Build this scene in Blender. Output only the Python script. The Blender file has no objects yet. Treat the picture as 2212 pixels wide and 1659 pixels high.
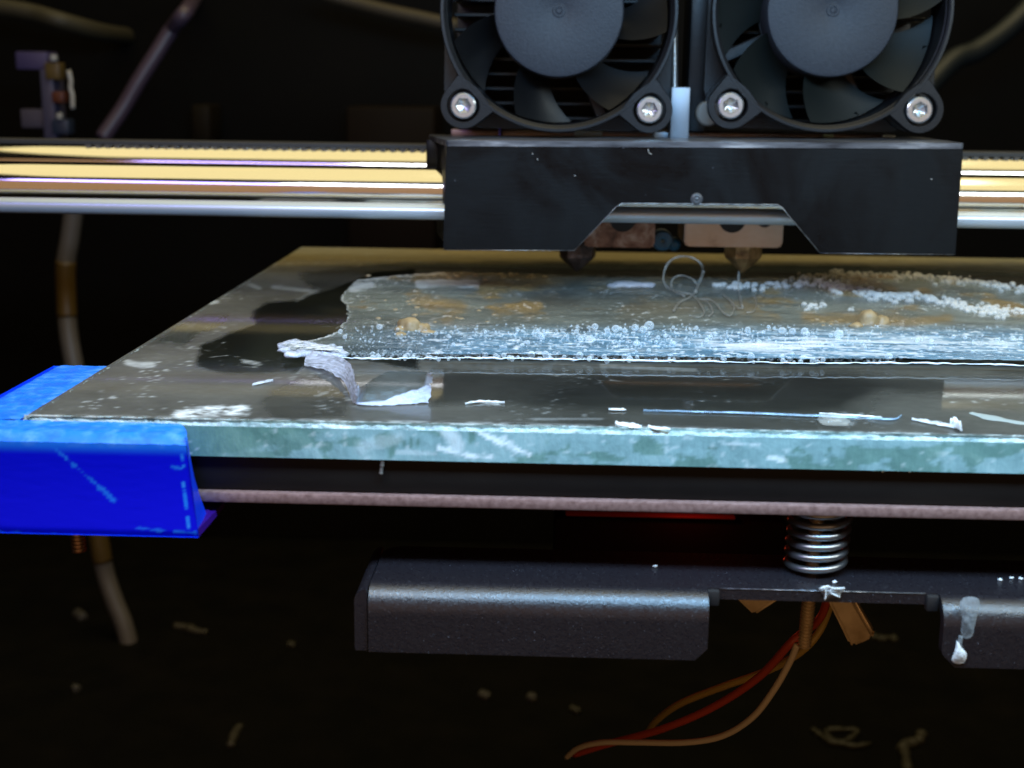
import bpy, bmesh, math, random
import numpy as np
from mathutils import Vector, Matrix, Quaternion

random.seed(7)
rng = np.random.default_rng(11)
S = bpy.context.scene
COL = S.collection
MM = 0.001                      # everything below is written in millimetres

# ------------------------------------------------------------------ camera
F_PX, W_PX, H_PX = 2850.0, 2212.0, 1659.0
PITCH, YAW, ROLL = math.radians(12.7), 0.035, 0.012
CAM = np.array([0.0, 0.0, 35.1])            # camera 35 mm above the glass (z = 0)
_fw = np.array([-math.sin(YAW) * math.cos(PITCH), math.cos(YAW) * math.cos(PITCH), -math.sin(PITCH)])
_r0 = np.array([math.cos(YAW), math.sin(YAW), 0.0])
_u0 = np.cross(_r0, _fw)
_rt = _r0 * math.cos(ROLL) + _u0 * math.sin(ROLL)
_up = np.cross(_rt, _fw)
cam_d = bpy.data.cameras.new("camera")
cam_d.sensor_width = 36.0
cam_d.lens = 36.0 * F_PX / W_PX
cam_d.clip_start, cam_d.clip_end = 0.005, 20.0
cam_d.dof.use_dof = True
cam_d.dof.focus_distance = 0.170
cam_d.dof.aperture_fstop = 40.0
cam = bpy.data.objects.new("camera", cam_d)
COL.objects.link(cam)
cam.matrix_world = Matrix(((_rt[0], _up[0], -_fw[0], CAM[0] * MM), (_rt[1], _up[1], -_fw[1], CAM[1] * MM),
                           (_rt[2], _up[2], -_fw[2], CAM[2] * MM), (0, 0, 0, 1)))
S.camera = cam

# ------------------------------------------------------------------ world, exposure
S.view_settings.view_transform = 'Standard'
S.view_settings.look = 'None'
S.view_settings.exposure = 0.0
S.view_settings.gamma = 1.0
wd = bpy.data.worlds.new("World"); S.world = wd; wd.use_nodes = True
wd.node_tree.nodes["Background"].inputs[0].default_value = (0.9, 0.8, 0.6, 1)
wd.node_tree.nodes["Background"].inputs[1].default_value = 0.006
S.cycles.use_denoising = True
S.cycles.max_bounces = 10
S.cycles.transparent_max_bounces = 24
S.cycles.glossy_bounces = 6
S.cycles.transmission_bounces = 10
S.cycles.caustics_reflective = False
S.cycles.caustics_refractive = False
S.cycles.sample_clamp_indirect = 6.0

# ------------------------------------------------------------------ lamps
def area(name, loc, target, sx, sy, watts, color):
    l = bpy.data.lights.new(name, 'AREA'); l.shape = 'RECTANGLE'
    l.size, l.size_y, l.energy, l.color = sx * MM, sy * MM, watts, color
    o = bpy.data.objects.new(name, l); COL.objects.link(o)
    o.location = Vector(loc) * MM
    d = Vector(target) - Vector(loc)
    o.rotation_euler = d.to_track_quat('-Z', 'Y').to_euler()
    return o
# the cold strip of lamps along the front beam of the machine, its tail end turned violet
area("strip_lamp", (28, 84, 95), (28, 170, 0), 96, 26, 0.34, (0.30, 0.62, 1.0))
area("strip_lamp_left", (-50, 84, 95), (-40, 170, 0), 58, 26, 0.085, (0.92, 0.95, 1.0))
area("strip_lamp_violet", (-122, 84, 95), (-80, 190, 10), 84, 26, 0.036, (0.42, 0.34, 1.0))
area("strip_lamp_right", (135, 84, 95), (110, 170, 0), 112, 26, 0.17, (0.86, 0.97, 0.95))
# the yellow ceiling of the room above the open machine
area("ceiling_lamp", (20, 200, 420), (20, 200, 0), 640, 680, 1.5, (1.0, 0.82, 0.38))
area("ceiling_bulb", (75, 230, 410), (75, 230, 0), 240, 240, 0.42, (1.0, 0.90, 0.62))
# the dim warm room behind the camera
area("room_lamp", (0, -420, 80), (0, 150, 0), 900, 520, 0.56, (1.0, 0.56, 0.26))

# ------------------------------------------------------------------ pixel helpers (photo seen 2212 px wide)
def ray(px, py):
    d = _fw * F_PX + _rt * (px - W_PX / 2) - _up * (py - H_PX / 2)
    return d / np.linalg.norm(d)
def aty(px, py, Y):                 # the point on the upright plane at depth Y
    d = ray(px, py); t = (Y - CAM[1]) / d[1]
    return CAM + d * t
def atz(px, py, z=0.0):             # the point on the level plane at height z
    d = ray(px, py); t = (z - CAM[2]) / d[2]
    return CAM + d * t
def proj(P):                        # world mm -> photo pixels
    q = np.asarray(P) - CAM
    zc = q @ _fw
    return np.stack([W_PX / 2 + F_PX * (q @ _rt) / zc, H_PX / 2 - F_PX * (q @ _up) / zc], -1)

# ------------------------------------------------------------------ numpy noise and masks
def _hash(ix, iy, s):
    n = (ix * 374761393 + iy * 668265263 + s * 1442695041) & 0xffffffff
    n = ((n ^ (n >> 13)) * 1274126177) & 0xffffffff
    return ((n ^ (n >> 16)) & 0xffff) / 65535.0
def vnoise(x, y, s=0):
    x = np.asarray(x, float); y = np.asarray(y, float)
    ix = np.floor(x).astype(np.int64); iy = np.floor(y).astype(np.int64)
    fx = x - ix; fy = y - iy
    fx = fx * fx * (3 - 2 * fx); fy = fy * fy * (3 - 2 * fy)
    a = _hash(ix, iy, s); b = _hash(ix + 1, iy, s); c = _hash(ix, iy + 1, s); d = _hash(ix + 1, iy + 1, s)
    return (a * (1 - fx) + b * fx) * (1 - fy) + (c * (1 - fx) + d * fx) * fy
def fbm(x, y, s=0, o=4):
    v = 0; a = 0.5; t = 0
    for k in range(o):
        v = v + a * vnoise(np.asarray(x) * 2 ** k, np.asarray(y) * 2 ** k, s + k * 17); t += a; a *= 0.5
    return v / t
def inside(px, py, poly):
    r = np.zeros(np.shape(px), bool); n = len(poly)
    for i in range(n):
        x1, y1 = poly[i]; x2, y2 = poly[(i + 1) % n]
        if y1 == y2: continue
        c = ((y1 > py) != (y2 > py)) & (px < (x2 - x1) * (py - y1) / (y2 - y1) + x1)
        r ^= c
    return r
def seg_dist(px, py, pts):
    d = np.full(np.shape(px), 1e9)
    for (x1, y1), (x2, y2) in zip(pts[:-1], pts[1:]):
        L = (x2 - x1) ** 2 + (y2 - y1) ** 2 + 1e-9
        t = np.clip(((px - x1) * (x2 - x1) + (py - y1) * (y2 - y1)) / L, 0, 1)
        d = np.minimum(d, np.hypot(px - x1 - t * (x2 - x1), py - y1 - t * (y2 - y1)))
    return d
def sstep(a, b, x):
    t = np.clip((x - a) / (b - a), 0, 1); return t * t * (3 - 2 * t)
def soft_poly(px, py, poly, w=6):
    d = seg_dist(px, py, list(poly) + [poly[0]])
    return np.where(inside(px, py, poly), 0.5 + 0.5 * np.clip(d / w, 0, 1), 0.5 - 0.5 * np.clip(d / w, 0, 1))

# ------------------------------------------------------------------ mesh builder
class MB:
    def __init__(self): self.v = []; self.f = []; self.mi = []
    def add(self, vs, fs, mi=0):
        n = len(self.v); self.v += [tuple(map(float, p)) for p in vs]
        self.f += [tuple(n + i for i in f) for f in fs]; self.mi += [mi] * len(fs); return self
    def box(self, x0, x1, y0, y1, z0, z1, mi=0):
        v = [(x, y, z) for z in (z0, z1) for y in (y0, y1) for x in (x0, x1)]
        return self.add(v, [(0, 2, 3, 1), (4, 5, 7, 6), (0, 1, 5, 4), (2, 6, 7, 3), (0, 4, 6, 2), (1, 3, 7, 5)], mi)
    def bbox(self, x0, x1, y0, y1, z0, z1, r=0.3, seg=2, mi=0):       # box with rounded edges
        bm = bmesh.new(); bmesh.ops.create_cube(bm, size=1)
        for q in bm.verts: q.co = Vector(((x0 + x1) / 2 + q.co.x * (x1 - x0), (y0 + y1) / 2 + q.co.y * (y1 - y0), (z0 + z1) / 2 + q.co.z * (z1 - z0)))
        bmesh.ops.bevel(bm, geom=bm.edges[:], offset=r, segments=seg, profile=0.5, affect='EDGES')
        return self.bm(bm, mi)
    def bm(self, bm, mi=0, M=None):
        bm.verts.index_update()
        vs = [(M @ q.co if M else q.co) for q in bm.verts]
        self.add([tuple(q) for q in vs], [tuple(q.index for q in f.verts) for f in bm.faces], mi); bm.free(); return self
    def grid(self, P, closed_u=False, closed_v=False, mi=0, flip=False):   # P[nu][nv][3]
        P = np.asarray(P, float); nu, nv = P.shape[:2]
        idx = lambda i, j: (i % nu) * nv + (j % nv)
        fs = []
        for i in range(nu if closed_u else nu - 1):
            for j in range(nv if closed_v else nv - 1):
                q = (idx(i, j), idx(i + 1, j), idx(i + 1, j + 1), idx(i, j + 1))
                fs.append(q[::-1] if flip else q)
        return self.add(P.reshape(-1, 3), fs, mi)
    def tube(self, pts, r, n=10, caps=True, mi=0):
        pts = [Vector(p) for p in pts]; m = len(pts)
        rr = r if hasattr(r, '__len__') else [r] * m
        T = [(pts[min(i + 1, m - 1)] - pts[max(i - 1, 0)]).normalized() for i in range(m)]
        nrm = T[0].orthogonal().normalized(); rings = []
        for i in range(m):
            if i:
                nrm = (T[i - 1].rotation_difference(T[i]) @ nrm); nrm = (nrm - T[i] * nrm.dot(T[i])).normalized()
            b = T[i].cross(nrm)
            rings.append([tuple(pts[i] + (nrm * math.cos(2 * math.pi * k / n) + b * math.sin(2 * math.pi * k / n)) * rr[i]) for k in range(n)])
        base = len(self.v)
        self.grid(rings, closed_v=True, mi=mi, flip=True)
        if caps:
            self.f.append(tuple(base + k for k in range(n))[::-1]); self.mi.append(mi)
            self.f.append(tuple(base + (m - 1) * n + k for k in range(n))); self.mi.append(mi)
        return self
    def lathe(self, prof, n=48, o=(0, 0, 0), axis='y', mi=0, closed=False):   # prof: (radius, along axis)
        rows = []
        for r, a in prof:
            row = []
            for k in range(n):
                c, s = math.cos(2 * math.pi * k / n) * r, math.sin(2 * math.pi * k / n) * r
                p = {'y': (c, a, s), 'z': (c, s, a), 'x': (a, c, s)}[axis]
                row.append((p[0] + o[0], p[1] + o[1], p[2] + o[2]))
            rows.append(row)
        return self.grid(rows, closed_u=closed, closed_v=True, mi=mi)
    def prism(self, outline, y0, y1, mi=0):              # outline in x,z pushed along y
        n = len(outline)
        v = [(x, y0, z) for x, z in outline] + [(x, y1, z) for x, z in outline]
        f = [tuple(range(n)), tuple(range(2 * n - 1, n - 1, -1))] + [(i, n + i, n + (i + 1) % n, (i + 1) % n) for i in range(n)]
        return self.add(v, f, mi)

def smooth_path(pts, k=8):                                # Catmull-Rom
    P = [np.array(p, float) for p in pts]; P = [2 * P[0] - P[1]] + P + [2 * P[-1] - P[-2]]
    out = []
    for i in range(1, len(P) - 2):
        for j in range(k):
            t = j / k
            out.append(0.5 * (2 * P[i] + (P[i + 1] - P[i - 1]) * t + (2 * P[i - 1] - 5 * P[i] + 4 * P[i + 1] - P[i + 2]) * t * t + (3 * P[i] - P[i - 1] - 3 * P[i + 1] + P[i + 2]) * t ** 3))
    out.append(P[-2]); return out

ORG = {}
def empty(name, loc, label, cat, group=None):
    o = bpy.data.objects.new(name, None); COL.objects.link(o)
    o.location = Vector(loc) * MM; o.empty_display_size = 0.005
    o['label'] = label; o['category'] = cat
    if group: o['group'] = group
    ORG[o.name] = Vector(loc); return o
def mesh_data(name, mb, mats, origin=(0, 0, 0), smooth=0.0, attrs=None, fix=True):
    me = bpy.data.meshes.new(name); og = Vector(origin)
    v = (np.array(mb.v, float) - np.array(og)) * MM
    me.from_pydata(v.tolist(), [], mb.f)
    for m in (mats if isinstance(mats, (list, tuple)) else [mats]): me.materials.append(m)
    if any(mb.mi): me.polygons.foreach_set('material_index', mb.mi)
    me.update()
    if fix:
        bm = bmesh.new(); bm.from_mesh(me); bmesh.ops.recalc_face_normals(bm, faces=bm.faces[:]); bm.to_mesh(me); bm.free()
    if smooth:
        me.polygons.foreach_set('use_smooth', [True] * len(me.polygons))
        if smooth < 180: me.set_sharp_from_angle(angle=math.radians(smooth))
    for k, a in (attrs or {}).items():
        me.attributes.new(k, 'FLOAT', 'POINT').data.foreach_set('value', np.asarray(a, np.float32))
    return me
def obj(name, mb, mats, parent=None, smooth=0.0, attrs=None, origin=None, label=None, cat=None, group=None, kind=None, fix=True):
    po = ORG[parent.name] if parent else Vector((0, 0, 0))
    if origin is None: origin = po if parent else Vector(np.mean(np.array(mb.v), 0))
    origin = Vector(origin)
    o = bpy.data.objects.new(name, mesh_data(name, mb, mats, origin, smooth, attrs, fix)); COL.objects.link(o)
    o.location = (origin - po) * MM
    ORG[o.name] = origin
    if parent: o.parent = parent
    for k, q in (('label', label), ('category', cat), ('group', group), ('kind', kind)):
        if q: o[k] = q
    return o
def inst(name, me, parent, at, rot=(0, 0, 0), scale=(1, 1, 1)):
    o = bpy.data.objects.new(name, me); COL.objects.link(o); o.parent = parent
    o.location = (Vector(at) - ORG[parent.name]) * MM; o.rotation_euler = rot; o.scale = scale
    ORG[o.name] = Vector(at); return o

# ------------------------------------------------------------------ materials
class Mt:
    def __init__(self, name, base=(.5, .5, .5), rough=.5, metal=0., spec=.5, **kw):
        self.m = bpy.data.materials.new(name); self.m.use_nodes = True
        self.t = self.m.node_tree; self.b = self.t.nodes['Principled BSDF']; self.out = self.t.nodes['Material Output']
        self.set(Base_Color=(*base, 1), Roughness=rough, Metallic=metal, **{'Specular_IOR_Level': spec}, **kw)
    def set(self, **kw):
        for k, v in kw.items(): self.b.inputs[k.replace('_', ' ')].default_value = v
    def n(self, typ, **kw):
        q = self.t.nodes.new(typ)
        for k, v in kw.items():
            if k.startswith('i_'): q.inputs[k[2:].replace('_', ' ')].default_value = v
            else: setattr(q, k, v)
        return q
    def link(self, a, b): self.t.links.new(a, b)
    def coord(self, sc=(1, 1, 1), kind='Object'):
        tc = self.n('ShaderNodeTexCoord'); mp = self.n('ShaderNodeMapping'); mp.inputs['Scale'].default_value = sc
        self.link(tc.outputs[kind], mp.inputs['Vector']); return mp.outputs['Vector']
    def noise(self, scale, detail=4, sc=(1, 1, 1), rough=.6, dist=0.):
        q = self.n('ShaderNodeTexNoise', i_Scale=scale, i_Detail=detail, i_Roughness=rough, i_Distortion=dist)
        self.link(self.coord(sc), q.inputs['Vector']); return q.outputs['Fac']
    def ramp(self, fac, stops):
        r = self.n('ShaderNodeValToRGB'); e = r.color_ramp.elements
        while len(e) < len(stops): e.new(.5)
        for q, (p, c) in zip(e, stops):
            q.position = p; q.color = (c, c, c, 1) if not hasattr(c, '__len__') else (*c, 1)
        self.link(fac, r.inputs['Fac']); return r.outputs['Color']
    def mix(self, fac, a, b, blend='MIX'):
        q = self.n('ShaderNodeMix', data_type='RGBA', blend_type=blend)
        for s, i in ((fac, 0), (a, 6), (b, 7)):
            if hasattr(s, 'node'): self.link(s, q.inputs[i])
            else: q.inputs[i].default_value = s if i == 0 else ((*s, 1) if len(s) == 3 else s)
        return q.outputs[2]
    def math(self, op, a, b=0.0, clamp=False):
        q = self.n('ShaderNodeMath', operation=op, use_clamp=clamp)
        for s, i in ((a, 0), (b, 1)):
            if hasattr(s, 'node'): self.link(s, q.inputs[i])
            else: q.inputs[i].default_value = s
        return q.outputs[0]
    def attr(self, name):
        q = self.n('ShaderNodeAttribute', attribute_name=name); return q.outputs['Fac']
    def to(self, sock, name): self.link(sock, self.b.inputs[name.replace('_', ' ')])
    def bump(self, h, strength=.3, dist=.0002):
        q = self.n('ShaderNodeBump', i_Strength=strength, i_Distance=dist); self.link(h, q.inputs['Height'])
        self.link(q.outputs['Normal'], self.b.inputs['Normal']); return q
    def surface(self, sh): self.link(sh, self.out.inputs['Surface'])

# black powder-coated sheet metal with sparkling grain
PWD = Mt('powder_coat', (.012, .012, .016), .36, 0, .75)
g = PWD.noise(5200, 2); PWD.bump(g, .6, .00008)
PWD.to(PWD.ramp(PWD.noise(2300, 1), [(.3, .26), (.7, .40)]), 'Roughness')
PWD.to(PWD.ramp(PWD.noise(5600, 1), [(.0, (.0095, .0078, .0100)), (.72, (.0125, .0105, .0130)), (.80, (.16, .16, .18))]), 'Base_Color')
# black anodised cover, nearly smooth, finely scratched, a few pale specks
CVR = Mt('black_anodised', (.004, .004, .004), .34, 0, .16)
sp = CVR.ramp(CVR.noise(900, 2), [(.0, (.0018, .0018, .002)), (.755, (.003, .003, .0034)), (.80, (.16, .16, .18))])
CVR.to(sp, 'Base_Color'); CVR.bump(CVR.noise(260, 5, (1, 1, 9)), .12, .0002)
CVR.to(CVR.ramp(CVR.noise(45, 6, dist=1.), [(.35, .22), (.65, .62)]), 'Roughness')
EDG = Mt('worn_edge', (.42, .42, .44), .38, .8)
EDG.to(EDG.ramp(EDG.noise(700, 3), [(.35, (.10, .10, .11)), (.6, (.45, .45, .47))]), 'Base_Color')
# fan plastic
FAN = Mt('fan_plastic', (.0075, .0075, .0085), .38, 0, .3)
FAN.bump(FAN.noise(1500, 3), .25, .0001)
HUB = Mt('fan_hub_plastic', (.03, .03, .04), .55, 0, .3); HUB.bump(HUB.noise(2600, 2), .5, .00012)
HUB.to(HUB.ramp(HUB.noise(1400, 3), [(.3, (.0165, .019, .0255)), (.7, (.0235, .0265, .035))]), 'Base_Color')
STEEL = Mt('stainless_steel', (.60, .60, .60), .26, .9); STEEL.bump(STEEL.noise(900, 3), .15, .0001)
CHROME = Mt('chrome_rod', (.86, .85, .84), .06, 1.0)
CHROME.to(CHROME.ramp(CHROME.noise(90, 4, (.05, 1, 1)), [(.3, .05), (.7, .15)]), 'Roughness')
ALU = Mt('aluminium', (.26, .29, .33), .5, .7); ALU.bump(ALU.noise(300, 4, (1, 1, .05)), .2, .0001)
RUBBER = Mt('belt_rubber', (.035, .032, .030), .55); RUBBER.bump(RUBBER.noise(800, 3), .3, .0001)
BELTT = Mt('belt_tooth_worn', (.11, .09, .07), .5)
SPRG = Mt('spring_steel', (.30, .295, .30), .30, .9)
BRASS = Mt('dull_brass', (.75, .52, .27), .30, .5)
BRASS.to(BRASS.ramp(BRASS.noise(300, 5), [(.3, (.55, .38, .19)), (.6, (.92, .70, .42))]), 'Base_Color'); BRASS.bump(BRASS.noise(500, 4, (1, 1, .2)), .3, .0001)
COPPER = Mt('coppery_steel', (.60, .38, .25), .35, .9)
BLACKP = Mt('matte_black', (.012, .010, .010), .6); BLACKP.bump(BLACKP.noise(500, 4), .2, .0001)
HEATP = Mt('heater_plate', (.008, .006, .005), .55, 0, .2)
HEATP.to(HEATP.ramp(HEATP.noise(160, 6, (.3, 1, 1)), [(.3, (.006, .0045, .004)), (.75, (.013, .010, .008))]), 'Base_Color')
PLED = Mt('sandblasted_aluminium', (.55, .46, .44), .55, .35)
PLED.to(PLED.ramp(PLED.noise(1500, 3), [(.3, (.19, .105, .088)), (.7, (.36, .22, .195))]), 'Base_Color')
# blue printed clip
BLUE = Mt('blue_printed_plastic', (.0, .01, .6), .45, 0, .22)
_w = BLUE.attr('worn_and_lit'); _wn = BLUE.ramp(BLUE.noise(650, 6), [(.46, 0.), (.82, 1.)])
BLUE.to(BLUE.mix(BLUE.math('MULTIPLY', BLUE.math('SUBTRACT', _w, .30), _wn, True), BLUE.mix(BLUE.math('MULTIPLY', _w, 1.9, True), (.0, .003, .56), (.010, .17, .72)), (.30, .60, .88)), 'Base_Color')  # lighter blue is lamp light on the top painted in; pale flecks are scuffs
BLUE.to(BLUE.math('ADD', BLUE.math('MULTIPLY', _w, .15), .38), 'Roughness')
BLUE.bump(BLUE.noise(700, 4, (1, 1, 3)), .10, .0001)
# oily crusted hot ends
RUST = Mt('burnt_heater_block', (.30, .17, .11), .45, .45)
RUST.to(RUST.ramp(RUST.noise(330, 6, dist=.6), [(.28, (.07, .035, .025)), (.48, (.26, .13, .085)), (.66, (.52, .38, .30))]), 'Base_Color'); RUST.bump(RUST.noise(350, 5), .5, .0004)
COPB = Mt('clean_heater_block', (.62, .46, .36), .40, .6)
COPB.to(COPB.ramp(COPB.noise(180, 5, (.5, 1, 1)), [(.25, (.30, .17, .10)), (.42, (.58, .40, .29)), (.8, (.70, .55, .46))]), 'Base_Color'); COPB.bump(COPB.noise(400, 4), .3, .0002)
CRUD = Mt('burnt_nozzle', (.05, .035, .03), .4, .3); CRUD.to(CRUD.ramp(CRUD.noise(450, 6), [(.35, (.04, .026, .022)), (.6, (.15, .10, .09)), (.75, (.42, .32, .30))]), 'Base_Color'); CRUD.bump(CRUD.noise(400, 5), .6, .0005)
CRUD2 = Mt('brown_nozzle', (.3, .18, .07), .4, .4); CRUD2.to(CRUD2.ramp(CRUD2.noise(380, 6), [(.3, (.08, .045, .02)), (.5, (.50, .30, .12)), (.75, (.85, .62, .32))]), 'Base_Color'); CRUD2.bump(CRUD2.noise(400, 5), .6, .0005)
TEALS = Mt('blue_silicone', (.01, .10, .20), .35)
def plain(name, c, r=.5, **k): return Mt(name, c, r, **k).m
M_RED, M_YEL, M_TAN = plain('red_wire', (.62, .085, .04), .4), plain('yellow_wire', (.62, .40, .09), .4), plain('cream_wire', (.85, .68, .46), .45)
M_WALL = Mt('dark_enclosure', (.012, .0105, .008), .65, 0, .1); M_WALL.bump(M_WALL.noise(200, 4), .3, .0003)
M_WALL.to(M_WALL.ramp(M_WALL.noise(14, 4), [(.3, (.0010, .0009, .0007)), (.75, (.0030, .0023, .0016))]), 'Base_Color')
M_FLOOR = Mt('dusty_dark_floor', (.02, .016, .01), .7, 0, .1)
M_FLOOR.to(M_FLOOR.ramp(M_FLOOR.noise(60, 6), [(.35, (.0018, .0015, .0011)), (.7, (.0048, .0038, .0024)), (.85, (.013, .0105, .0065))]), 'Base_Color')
M_CABLE = plain('cream_cable', (.095, .08, .068), .5); M_AMBER_LIGHT = plain('amber_light', (.085, .05, .012), .4)
M_DUST = plain('pale_scrap', (.045, .039, .031), .6)

# clear glass slab: glass where bare, a grey film of dried glue where painted by its own attribute
GL = Mt('glue_filmed_glass')
GL.t.nodes.remove(GL.b)
gg = GL.n('ShaderNodeBsdfGlossy', i_Roughness=0.045); gt = GL.n('ShaderNodeBsdfTransparent', i_Color=(.80, .93, .88, 1)); gf = GL.n('ShaderNodeFresnel', i_IOR=1.45)
gl = GL.n('ShaderNodeMixShader'); GL.link(GL.math('MULTIPLY', gf.outputs[0], GL.math('SUBTRACT', .88, GL.math('MULTIPLY', GL.attr('matte'), .70))), gl.inputs[0]); GL.link(gt.outputs[0], gl.inputs[1]); GL.link(gg.outputs[0], gl.inputs[2])
dif = GL.n('ShaderNodeBsdfPrincipled'); dif.inputs['Roughness'].default_value = .42
film = GL.attr('film'); wht = GL.attr('white')
fn = GL.ramp(GL.noise(900, 5, (.6, 1, 1)), [(.3, .80), (.75, 1.0)])
fcol = GL.ramp(GL.noise(120, 4), [(.3, (.066, .064, .054)), (.7, (.108, .104, .087))])
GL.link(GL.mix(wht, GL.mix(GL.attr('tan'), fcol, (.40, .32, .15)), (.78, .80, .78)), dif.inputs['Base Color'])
fac = GL.math('MAXIMUM', GL.math('MULTIPLY', film, fn, True), wht, True)
mx = GL.n('ShaderNodeMixShader'); GL.link(fac, mx.inputs[0]); GL.link(gl.outputs[0], mx.inputs[1]); GL.link(dif.outputs[0], mx.inputs[2])
GL.surface(mx.outputs[0])
# frosted cut side of the glass
FR = Mt('frosted_glass_side', (.30, .56, .52), .35, 0, .5)
st = FR.math('ADD', FR.math('MULTIPLY', FR.noise(110, 6, (.7, 1, 1.0), dist=1.8), .7), FR.math('MULTIPLY', FR.noise(500, 5, (2.2, 1, .35), dist=.8), .3))
c1 = FR.ramp(st, [(.30, (.12, .22, .21)), (.42, (.21, .345, .345)), (.54, (.275, .43, .43)), (.68, (.37, .52, .51))])
c2 = FR.mix(FR.attr('chip'), (.92, .96, .98), (.40, .54, .44))
c3 = FR.mix(1.0, c1, c2, 'MULTIPLY')
FR.to(FR.mix(FR.attr('white'), c3, (.86, .92, .92)), 'Base_Color')
FR.bump(FR.noise(700, 5, (1, 1, .6)), .5, .0003)
FR.to(FR.ramp(FR.noise(90, 4), [(.3, .22), (.7, .5)]), 'Roughness')
RIM = Mt('ground_glass_rim', (.62, .76, .72), .4); RIM.bump(RIM.noise(900, 5), .8, .0004)
RIM.to(RIM.ramp(RIM.noise(420, 5), [(.3, (.16, .24, .235)), (.5, (.33, .42, .41)), (.7, (.62, .68, .67))]), 'Base_Color')

def clear_mix(name, col, alpha_sock_fn, rough=.25, rim=None, spec=.5, bump=None):
    m = Mt(name, col, rough, 0, spec)
    tr = m.n('ShaderNodeBsdfTransparent'); mxs = m.n('ShaderNodeMixShader')
    m.link(tr.outputs[0], mxs.inputs[1]); m.link(m.b.outputs[0], mxs.inputs[2])
    a = alpha_sock_fn(m)
    if hasattr(a, 'node'): m.link(a, mxs.inputs[0])
    else: mxs.inputs[0].default_value = a
    m.surface(mxs.outputs[0])
    if bump: m.bump(m.noise(*bump[:2]), bump[2], bump[3])
    return m
# dried translucent glue sheet: cover, brown and white come from its own attributes
def _ga(m):
    return m.math('ADD', m.math('MULTIPLY', m.attr('cover'), m.ramp(m.noise(300, 5, (.35, 1, 1)), [(.3, .55), (.7, 1.15)])), m.math('MULTIPLY', m.attr('white'), .8), True)
GLUE = clear_mix('dried_glue', (.5, .52, .52), _ga, .20, bump=(700, 5, .5, .0004))
gc = GLUE.mix(GLUE.attr('brown'), GLUE.ramp(GLUE.noise(200, 5, (.3, 1, 1)), [(.3, (.19, .215, .195)), (.7, (.34, .375, .335))]), (.40, .27, .115))
gc = GLUE.mix(GLUE.attr('thick'), gc, GLUE.ramp(GLUE.noise(520, 5, (.22, 1, 1)), [(.30, (.08, .20, .32)), (.55, (.18, .34, .48)), (.68, (.62, .72, .80))]))  # blue lamp cast on the near glue, painted into its colour
GLUE.to(GLUE.mix(GLUE.attr('white'), gc, (.84, .86, .90)), 'Base_Color')
# bubbles: thin shells that look denser toward their rim
def _ba(m):
    lw = m.n('ShaderNodeLayerWeight', i_Blend=.42); return m.math('ADD', m.math('MULTIPLY', lw.outputs['Facing'], .68), .13, True)
BUB = clear_mix('glue_bubble', (.78, .86, .92), _ba, .10, spec=.8)
FOAM = Mt('dried_foam', (.62, .62, .62), .35); FOAM.set(Subsurface_Weight=.2, Subsurface_Radius=(.001, .001, .001), Subsurface_Scale=.5)
CRUST = Mt('tan_crust', (.45, .32, .19), .5); CRUST.to(CRUST.ramp(CRUST.noise(300, 5), [(.3, (.18, .12, .055)), (.55, (.34, .235, .12)), (.75, (.50, .43, .38))]), 'Base_Color'); CRUST.bump(CRUST.noise(500, 4), .5, .0003)
RIBB = clear_mix('curled_glue_ribbon', (.72, .74, .84), lambda m: m.math('ADD', m.math('MULTIPLY', m.attr('white'), .35), .66, True), .22, bump=(800, 5, .8, .0004))
_tl = RIBB.n('ShaderNodeBsdfTranslucent'); _ad = RIBB.n('ShaderNodeMixShader'); _ad.inputs[0].default_value = .35
RIBB.link(RIBB.b.outputs[0], _ad.inputs[1]); RIBB.link(_tl.outputs[0], _ad.inputs[2]); RIBB.link(_ad.outputs[0], [q for q in RIBB.t.nodes if q.type == 'MIX_SHADER' and q != _ad][0].inputs[2])
_rc = RIBB.mix(RIBB.attr('white'), (.085, .105, .092), (.70, .75, .95)); RIBB.link(_rc, _tl.inputs[0])
RIBB.to(RIBB.mix(RIBB.attr('white'), (.085, .105, .092), (.74, .78, .95)), 'Base_Color')
OOZE = clear_mix('clear_strand', (.34, .325, .295), lambda m: m.ramp(m.noise(260, 3), [(.3, .18), (.7, .5)]), .2)
FLAKE = clear_mix('clear_flake', (.75, .78, .80), lambda m: m.ramp(m.noise(500, 4), [(.35, .25), (.65, .8)]), .15, bump=(500, 4, .7, .0004))
WHITE = clear_mix('white_flake', (.80, .80, .78), lambda m: m.ramp(m.noise(900, 4), [(.28, .35), (.5, 1.)]), .4, bump=(800, 4, .8, .0003)).m
BLUSL = clear_mix('pale_blue_sliver', (.30, .44, .58), lambda m: m.ramp(m.noise(350, 4), [(.3, .15), (.65, .8)]), .2).m

# =================================================================== SETTING
def structure(name, mb, mat, **k): return obj(name, mb, mat, kind='structure', origin=(0, 0, 0), **k)
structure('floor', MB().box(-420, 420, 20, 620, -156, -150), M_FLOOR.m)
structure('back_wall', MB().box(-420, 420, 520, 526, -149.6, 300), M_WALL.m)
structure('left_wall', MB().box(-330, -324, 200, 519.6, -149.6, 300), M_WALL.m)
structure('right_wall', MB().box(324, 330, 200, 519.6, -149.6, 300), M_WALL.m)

# =================================================================== BUILD PLATFORM
XL, YF, YB, XR = -57.3, 134.9, 289.6, 150.0
TH = 3.9
bed = empty('build_platform', (20, 215, -9.2), 'black heater plate over a thin pale aluminium plate under the glass', 'heated bed')
obj('heater_plate', MB().bbox(XL + 1.2, XR - 1, YF + .9, YB - 1, -TH - 4.0, -TH - .03, .25, 2), HEATP.m, bed, 30)
obj('aluminium_plate', MB().bbox(XL + 1.0, XR - .6, YF + .2, YB - .6, -TH - 5.25, -TH - 4.05, .2, 2), PLED.m, bed, 30)

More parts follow.
